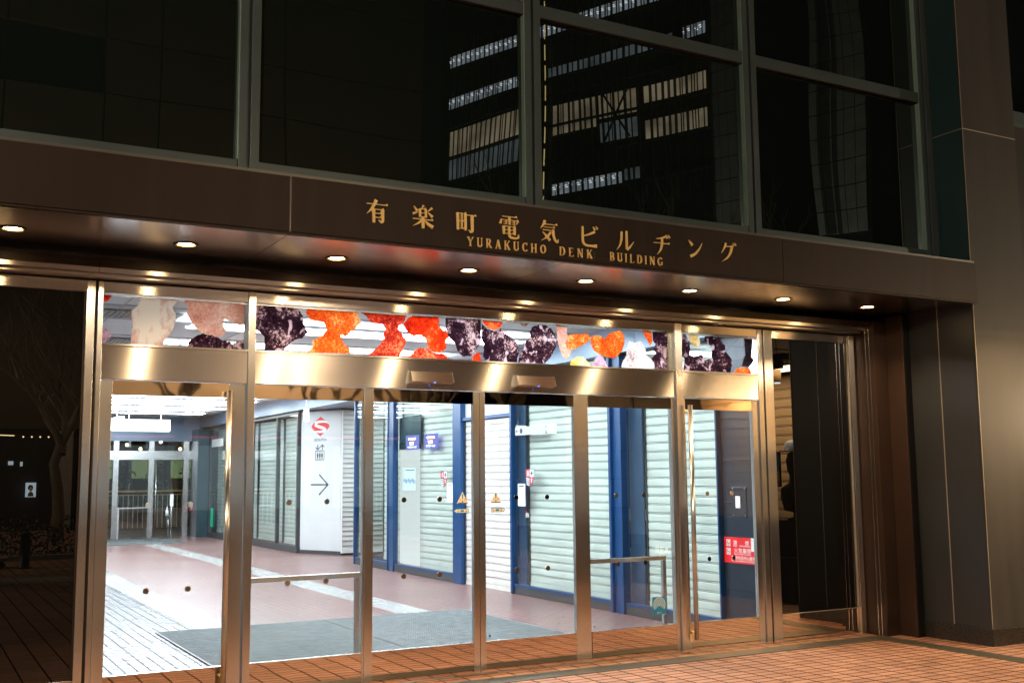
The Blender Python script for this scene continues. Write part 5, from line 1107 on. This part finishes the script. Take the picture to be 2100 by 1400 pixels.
for k, x in enumerate((-.6, 1.98, 4.5)):
    t = thing('bollard', 'black chained bollard, %s from the left' % ['first', 'second', 'third'][k], 'bollard', (x, -13.84, 0), 'chained bollards')
    m = MB(); m.lathe([(0, 0), (.12, 0), (.12, .03), (.095, .04), (.09, .60), (.11, .605), (.11, .635), (.05, .65), (0, .65)], (x, -13.84, 0), 18); m.build('body', 'iron_black', t)
for k, (a, b) in enumerate(((-.6, 1.98), (1.98, 4.5))):
    m = MB(); n_ = 44
    for i in range(n_):
        u = (i + .5) / n_; x = a + .1 + (b - a - .2) * u; z = .58 - .22 * 4 * u * (1 - u); M_ = (0, .011) if i % 2 else (.011, 0)
        m.tube([(x - .02, -13.84, z), (x + .02, -13.84, z)], .008, 6)
    single(m.build('chain', 'rail_steel'), 'steel chain hanging between the %s pair of bollards' % ['left', 'right'][k], 'chain', 'chains between bollards')
def shrub(x, y, r, h, lab, seed):
    rn = random.Random(seed); t = thing('shrub', lab, 'shrub', (x, y, 0), 'low shrubs behind the bollards'); m = MB()
    for k in range(700):
        a = rn.uniform(0, 6.28); q = rn.random() ** .5; c = Vector((x + math.cos(a) * q * r, y + math.sin(a) * q * r * .7, h * rn.random() * (1 - .5 * q * q)))
        d1 = Vector((rn.uniform(-1, 1), rn.uniform(-1, 1), rn.uniform(-1, 1))).normalized() * .05; d2 = d1.orthogonal().normalized() * .028
        m.bm.faces.new([m.bm.verts.new(c + v) for v in (-d1, d2, d1, -d2)])
    m.build('foliage', 'leaf_dark', t, recalc=False); m = MB(); m.tube([(x, y, 0), (x, y, h * .6)], .02, 6); m.build('stem', 'bark', t)
for k, (x, y, r, h) in enumerate(((2.0, -17.2, 1.0, .9), (3.9, -17.6, 1.1, 1.1), (5.8, -17.3, 1.0, .8), (.1, -17.4, 1.0, 1.0))): shrub(x, y, r, h, ['shrub behind the middle bollard', 'tallest shrub right of the middle bollard', 'lowest shrub at the right end of the row', 'shrub behind the left bollard'][k], 40 + k)
t = thing('light_poster', 'small lit portrait poster on the dark wall across the plaza', 'poster', (3.5, -29.6, 1.0))
bx('light_box', 'screen_light', t, 3.34, 3.64, -29.70, -29.60, 1.05, 1.50)
m = MB(); m.prism([(3.40 + .0, 1.07), (3.58, 1.07), (3.56, 1.17), (3.51, 1.22), (3.47, 1.22), (3.42, 1.17)], XZ(-29.594), (0, .003, 0)); m.build('shoulders', 'vent_dark', t)
m = MB(); m.prism([(3.49 + .055 * math.cos(R(a)), 1.30 + .075 * math.sin(R(a))) for a in range(0, 360, 24)], XZ(-29.592), (0, .003, 0)); m.build('face', 'paper', t)
m = MB(); m.prism([(3.48 + .078 * math.cos(R(a)), 1.34 + .09 * math.sin(R(a))) for a in range(-20, 230, 20)], XZ(-29.596), (0, .003, 0)); m.build('hair', 'sign_ink', t)
ct = thing('trolley', 'low timber trolley on small wheels by the bollard', 'trolley', (1.2, -14, 0)); bx('deck', 'timber', ct, .5, 1.72, -14.4, -13.9, .13, .19)
for x in (.62, 1.62):
    for y in (-14.3, -14.0): m = MB(); m.disc((x, y, .06), (0, 1, 0), .055, .03, 14); m.build('wheel', 'iron_black', ct)

# street lamps added to light the fronts; wall lamp beside the pillar
def added_street_lamp(x, y, h, lab, power, col=(1, .70, .42)):
    t = thing('added_street_lamp', lab, 'street lamp', (x, y, 0), 'added street lamps on the plaza')
    m = MB('z'); m.lathe([(0, 0), (.14, 0), (.14, .05), (.07, .12), (.05, h - .4), (.05, h - .3)], (x, y, 0), 14); m.build('pole', 'iron_black', t)
    m = MB(); m.lathe([(0, h - .3), (.16, h - .3), (.16, h - .27), (.03, h - .27)], (x, y, 0), 16); m.lathe([(.20, h + .10), (.12, h + .17), (0, h + .18)], (x, y, 0), 16); m.build('lamp_cap', 'iron_black', t)
    m = MB(); m.lathe([(.13, h - .268), (.16, h), (.13, h + .099)], (x, y, 0), 16); m.build('lantern', 'street_bulb', t)
    l_ = bpy.data.lights.new('lamp_light', 'POINT'); l_.energy = power; l_.color = col; l_.shadow_soft_size = .25
    o = bpy.data.objects.new('lamp_light', l_); C.objects.link(o); o.parent = t; o.location = (0, 0, h - .62)
added_street_lamp(-7.5, -15, 6.5, 'added street lamp at the left side of the plaza behind the viewer', 5600, (1, .82, .60))
added_street_lamp(27, -15, 6.5, 'added street lamp at the right side of the plaza near the pale tiled block', 1600, (1, .80, .56))
added_street_lamp(-5, -25.5, 8, 'added street lamp before the perforated building, left', 2600); added_street_lamp(11, -25.5, 8, 'added street lamp before the perforated building, right', 2600)
wlp = thing('wall_lamp', 'warm wall lamp in the gap between pillar and kiosk', 'wall lamp', (12.4, -1.25, 2.2))
bx('bracket', 'iron_black', wlp, 12.3, 12.5, -1.35, -1.21, 2.15, 2.45); m = MB(); m.sphere((12.4, -1.62, 2.3), .12, 14); m.build('globe', 'street_bulb', wlp)
l_ = bpy.data.lights.new('wall_lamp_light', 'POINT'); l_.energy = 420; l_.color = (1, .74, .44); l_.shadow_soft_size = .15; o = bpy.data.objects.new('wall_lamp_light', l_); C.objects.link(o); o.parent = wlp; o.location = (0, -.62, .1)
bx('wall_arm', 'iron_black', wlp, 12.38, 12.42, -1.53, -1.351, 2.28, 2.32)

# kiosk to the right, mirrored in the right dark pane
ks = thing('kiosk', 'black kiosk with lit open display window facing the doors', 'kiosk', (10.6, -3.4, 0))
bx('base_wall', 'cloth_black', ks, 9.57, 11.8, -5.5, -2.12, .003, .53); bx('sill', 'teal_panel', ks, 9.55, 9.70, -5.5, -2.12, .531, .56)
bx('end_wall', 'cloth_black', ks, 10.96, 11.8, -2.2, -2.12, .561, 3.0); bx('end_wall', 'cloth_black', ks, 9.57, 11.8, -5.5, -5.42, .561, 3.0); bx('roof', 'cloth_black', ks, 9.50, 11.9, -5.6, -2.10, 3.001, 3.08)
bx('head_board', 'cloth_black', ks, 9.57, 9.62, -5.41, -2.21, 2.90, 3.0); bx('back_wall', 'shutter_beige', ks, 10.9, 10.95, -5.41, -2.21, .561, 3.0)
m = MB('y'); slats(m, 10.88, -5.4, -2.22, .57, 2.8, .13); m.build('roller_curtain', ['shutter_beige', 'slat_gap'], ks)
bx('counter', 'cloth_black', ks, 9.72, 10.2, -5.40, -2.22, .561, 1.0)
l_ = bpy.data.lights.new('kiosk_light', 'AREA'); l_.energy = 220; l_.color = (1, .66, .36); l_.shape = 'RECTANGLE'; l_.size = .6; l_.size_y = 2.6; o = bpy.data.objects.new('kiosk_light', l_); C.objects.link(o); o.parent = ks; o.location = (-.4, 0, 2.97)
l_ = bpy.data.lights.new('added_cap_spot', 'SPOT'); l_.energy = 60; l_.color = (1, .95, .88); l_.spot_size = R(60); l_.shadow_soft_size = .04; o = bpy.data.objects.new('added_cap_spot', l_); C.objects.link(o); o.parent = ks; o.location = (9.72 - 10.6, -2.30 + 3.4, 2.86)  # second light is a spot added only to brighten the white cap
t = thing('pendant_lamp', 'beige cylinder pendant lamp hanging inside the kiosk', 'pendant lamp', (10.2, -2.97, 2.8))
m = MB(); m.tube([(10.2, -2.97, 2.80), (10.2, -2.97, 2.97)], .06, 14); m.build('shade', 'timber', t); m = MB(); m.tube([(10.2, -2.97, 2.785), (10.2, -2.97, 2.799)], .05, 12); m.build('bulb', 'sign_light', t); m = MB(); m.tube([(10.2, -2.97, 2.971), (10.2, -2.97, 3.0)], .006, 6); m.build('cord', 'iron_black', t)
t = thing('mannequin', 'black draped mannequin with white cap in the kiosk window', 'mannequin', (9.85, -2.35, 1.0))
m = MB(); m.lathe([(0, 1.001), (.09, 1.001), (.10, 1.02), (.02, 1.04), (.02, 1.10), (.13, 1.12), (.17, 1.30), (.16, 1.40), (.06, 1.47), (.05, 1.56), (.075, 1.62), (.09, 1.75), (.06, 1.84), (0, 1.87)], (9.85, -2.35, 0), 18); m.build('body', 'cloth_black', t)
m = MB(); m.lathe([(.112, 1.86), (.115, 1.90), (.10, 1.96), (.055, 2.0), (0, 2.01)], (9.85, -2.35, 0), 18); m.prism([(.10 * math.cos(R(a)), .10 * math.sin(R(a))) for a in range(-80, 81, 20)] + [(.20, 0)][:0], lambda u, v: Vector((9.80 - u * 1.8, -2.35 + v, 1.862)), (0, 0, .008)); m.build('cap', 'cap_white', t)
t = thing('picture_poster', 'blue and yellow picture poster standing in the kiosk window', 'poster', (9.75, -2.62, 1.0))
bx('board', 'teal_panel', t, 9.735, 9.75, -2.86, -2.46, 1.42, 1.86); bx('sky_print', 'poster_blue', t, 9.730, 9.7345, -2.84, -2.48, 1.62, 1.82); bx('field_print', 'sticker_yellow', t, 9.730, 9.7345, -2.84, -2.48, 1.50, 1.615); bx('foot_print', 'sticker_orange', t, 9.730, 9.7345, -2.84, -2.48, 1.44, 1.497); bx('leg', 'iron_black', t, 9.737, 9.748, -2.67, -2.65, 1.0, 1.419)
ps = thing('pedestrian_signal', 'small red pedestrian signal on a short post', 'signal', (15.9, -14, 0)); m = MB(); m.tube([(15.9, -14, 0), (15.9, -14, 1.3)], .04, 8); m.build('post', 'iron_black', ps); bx('housing', 'iron_black', ps, 15.78, 16.02, -14.12, -14.0, 1.3, 1.72); bx('red_lamp', 'red_led', ps, 15.85, 15.95, -13.998, -13.99, 1.50, 1.68)

pb = thing('tiled_block', 'low pale tiled block at the far right of the plaza', 'building', (35, -36, 0))
m = MB()
for i in range(22):
    for j in range(9): m.box(26 + i * .85, 26.8 + i * .85, -34, -33.85, .1 + j * 1.3, 1.34 + j * 1.3)
m.build('tile_cladding', 'facade_pale', pb); bx('wall', 'tower_dark', pb, 26, 45, -44, -34.005, 0, 12)
added_street_lamp(45, -30, 7, 'added street lamp before the pale tiled block', 2600)

t = thing('festoon', 'thin lit cable with small bulbs strung across the plaza', 'light string', (2, -24, 2.75))
m = MB(); m.tube([(-1.5, -23.9, 2.95), (0.5, -23.9, 2.83), (2.5, -23.9, 2.765)], .012, 6); m.build('lit_cable', 'warm_bulb', t)
m = MB(); m.tube([(2.5, -23.9, 2.765), (5.0, -23.9, 2.76)], .005, 6); m.build('cable', 'iron_black', t)
for k in range(6):
    m = MB(); m.sphere((2.72 + .21 * k, -23.9, 2.735), .022, 8); m.build('bulb', 'warm_bulb', t)
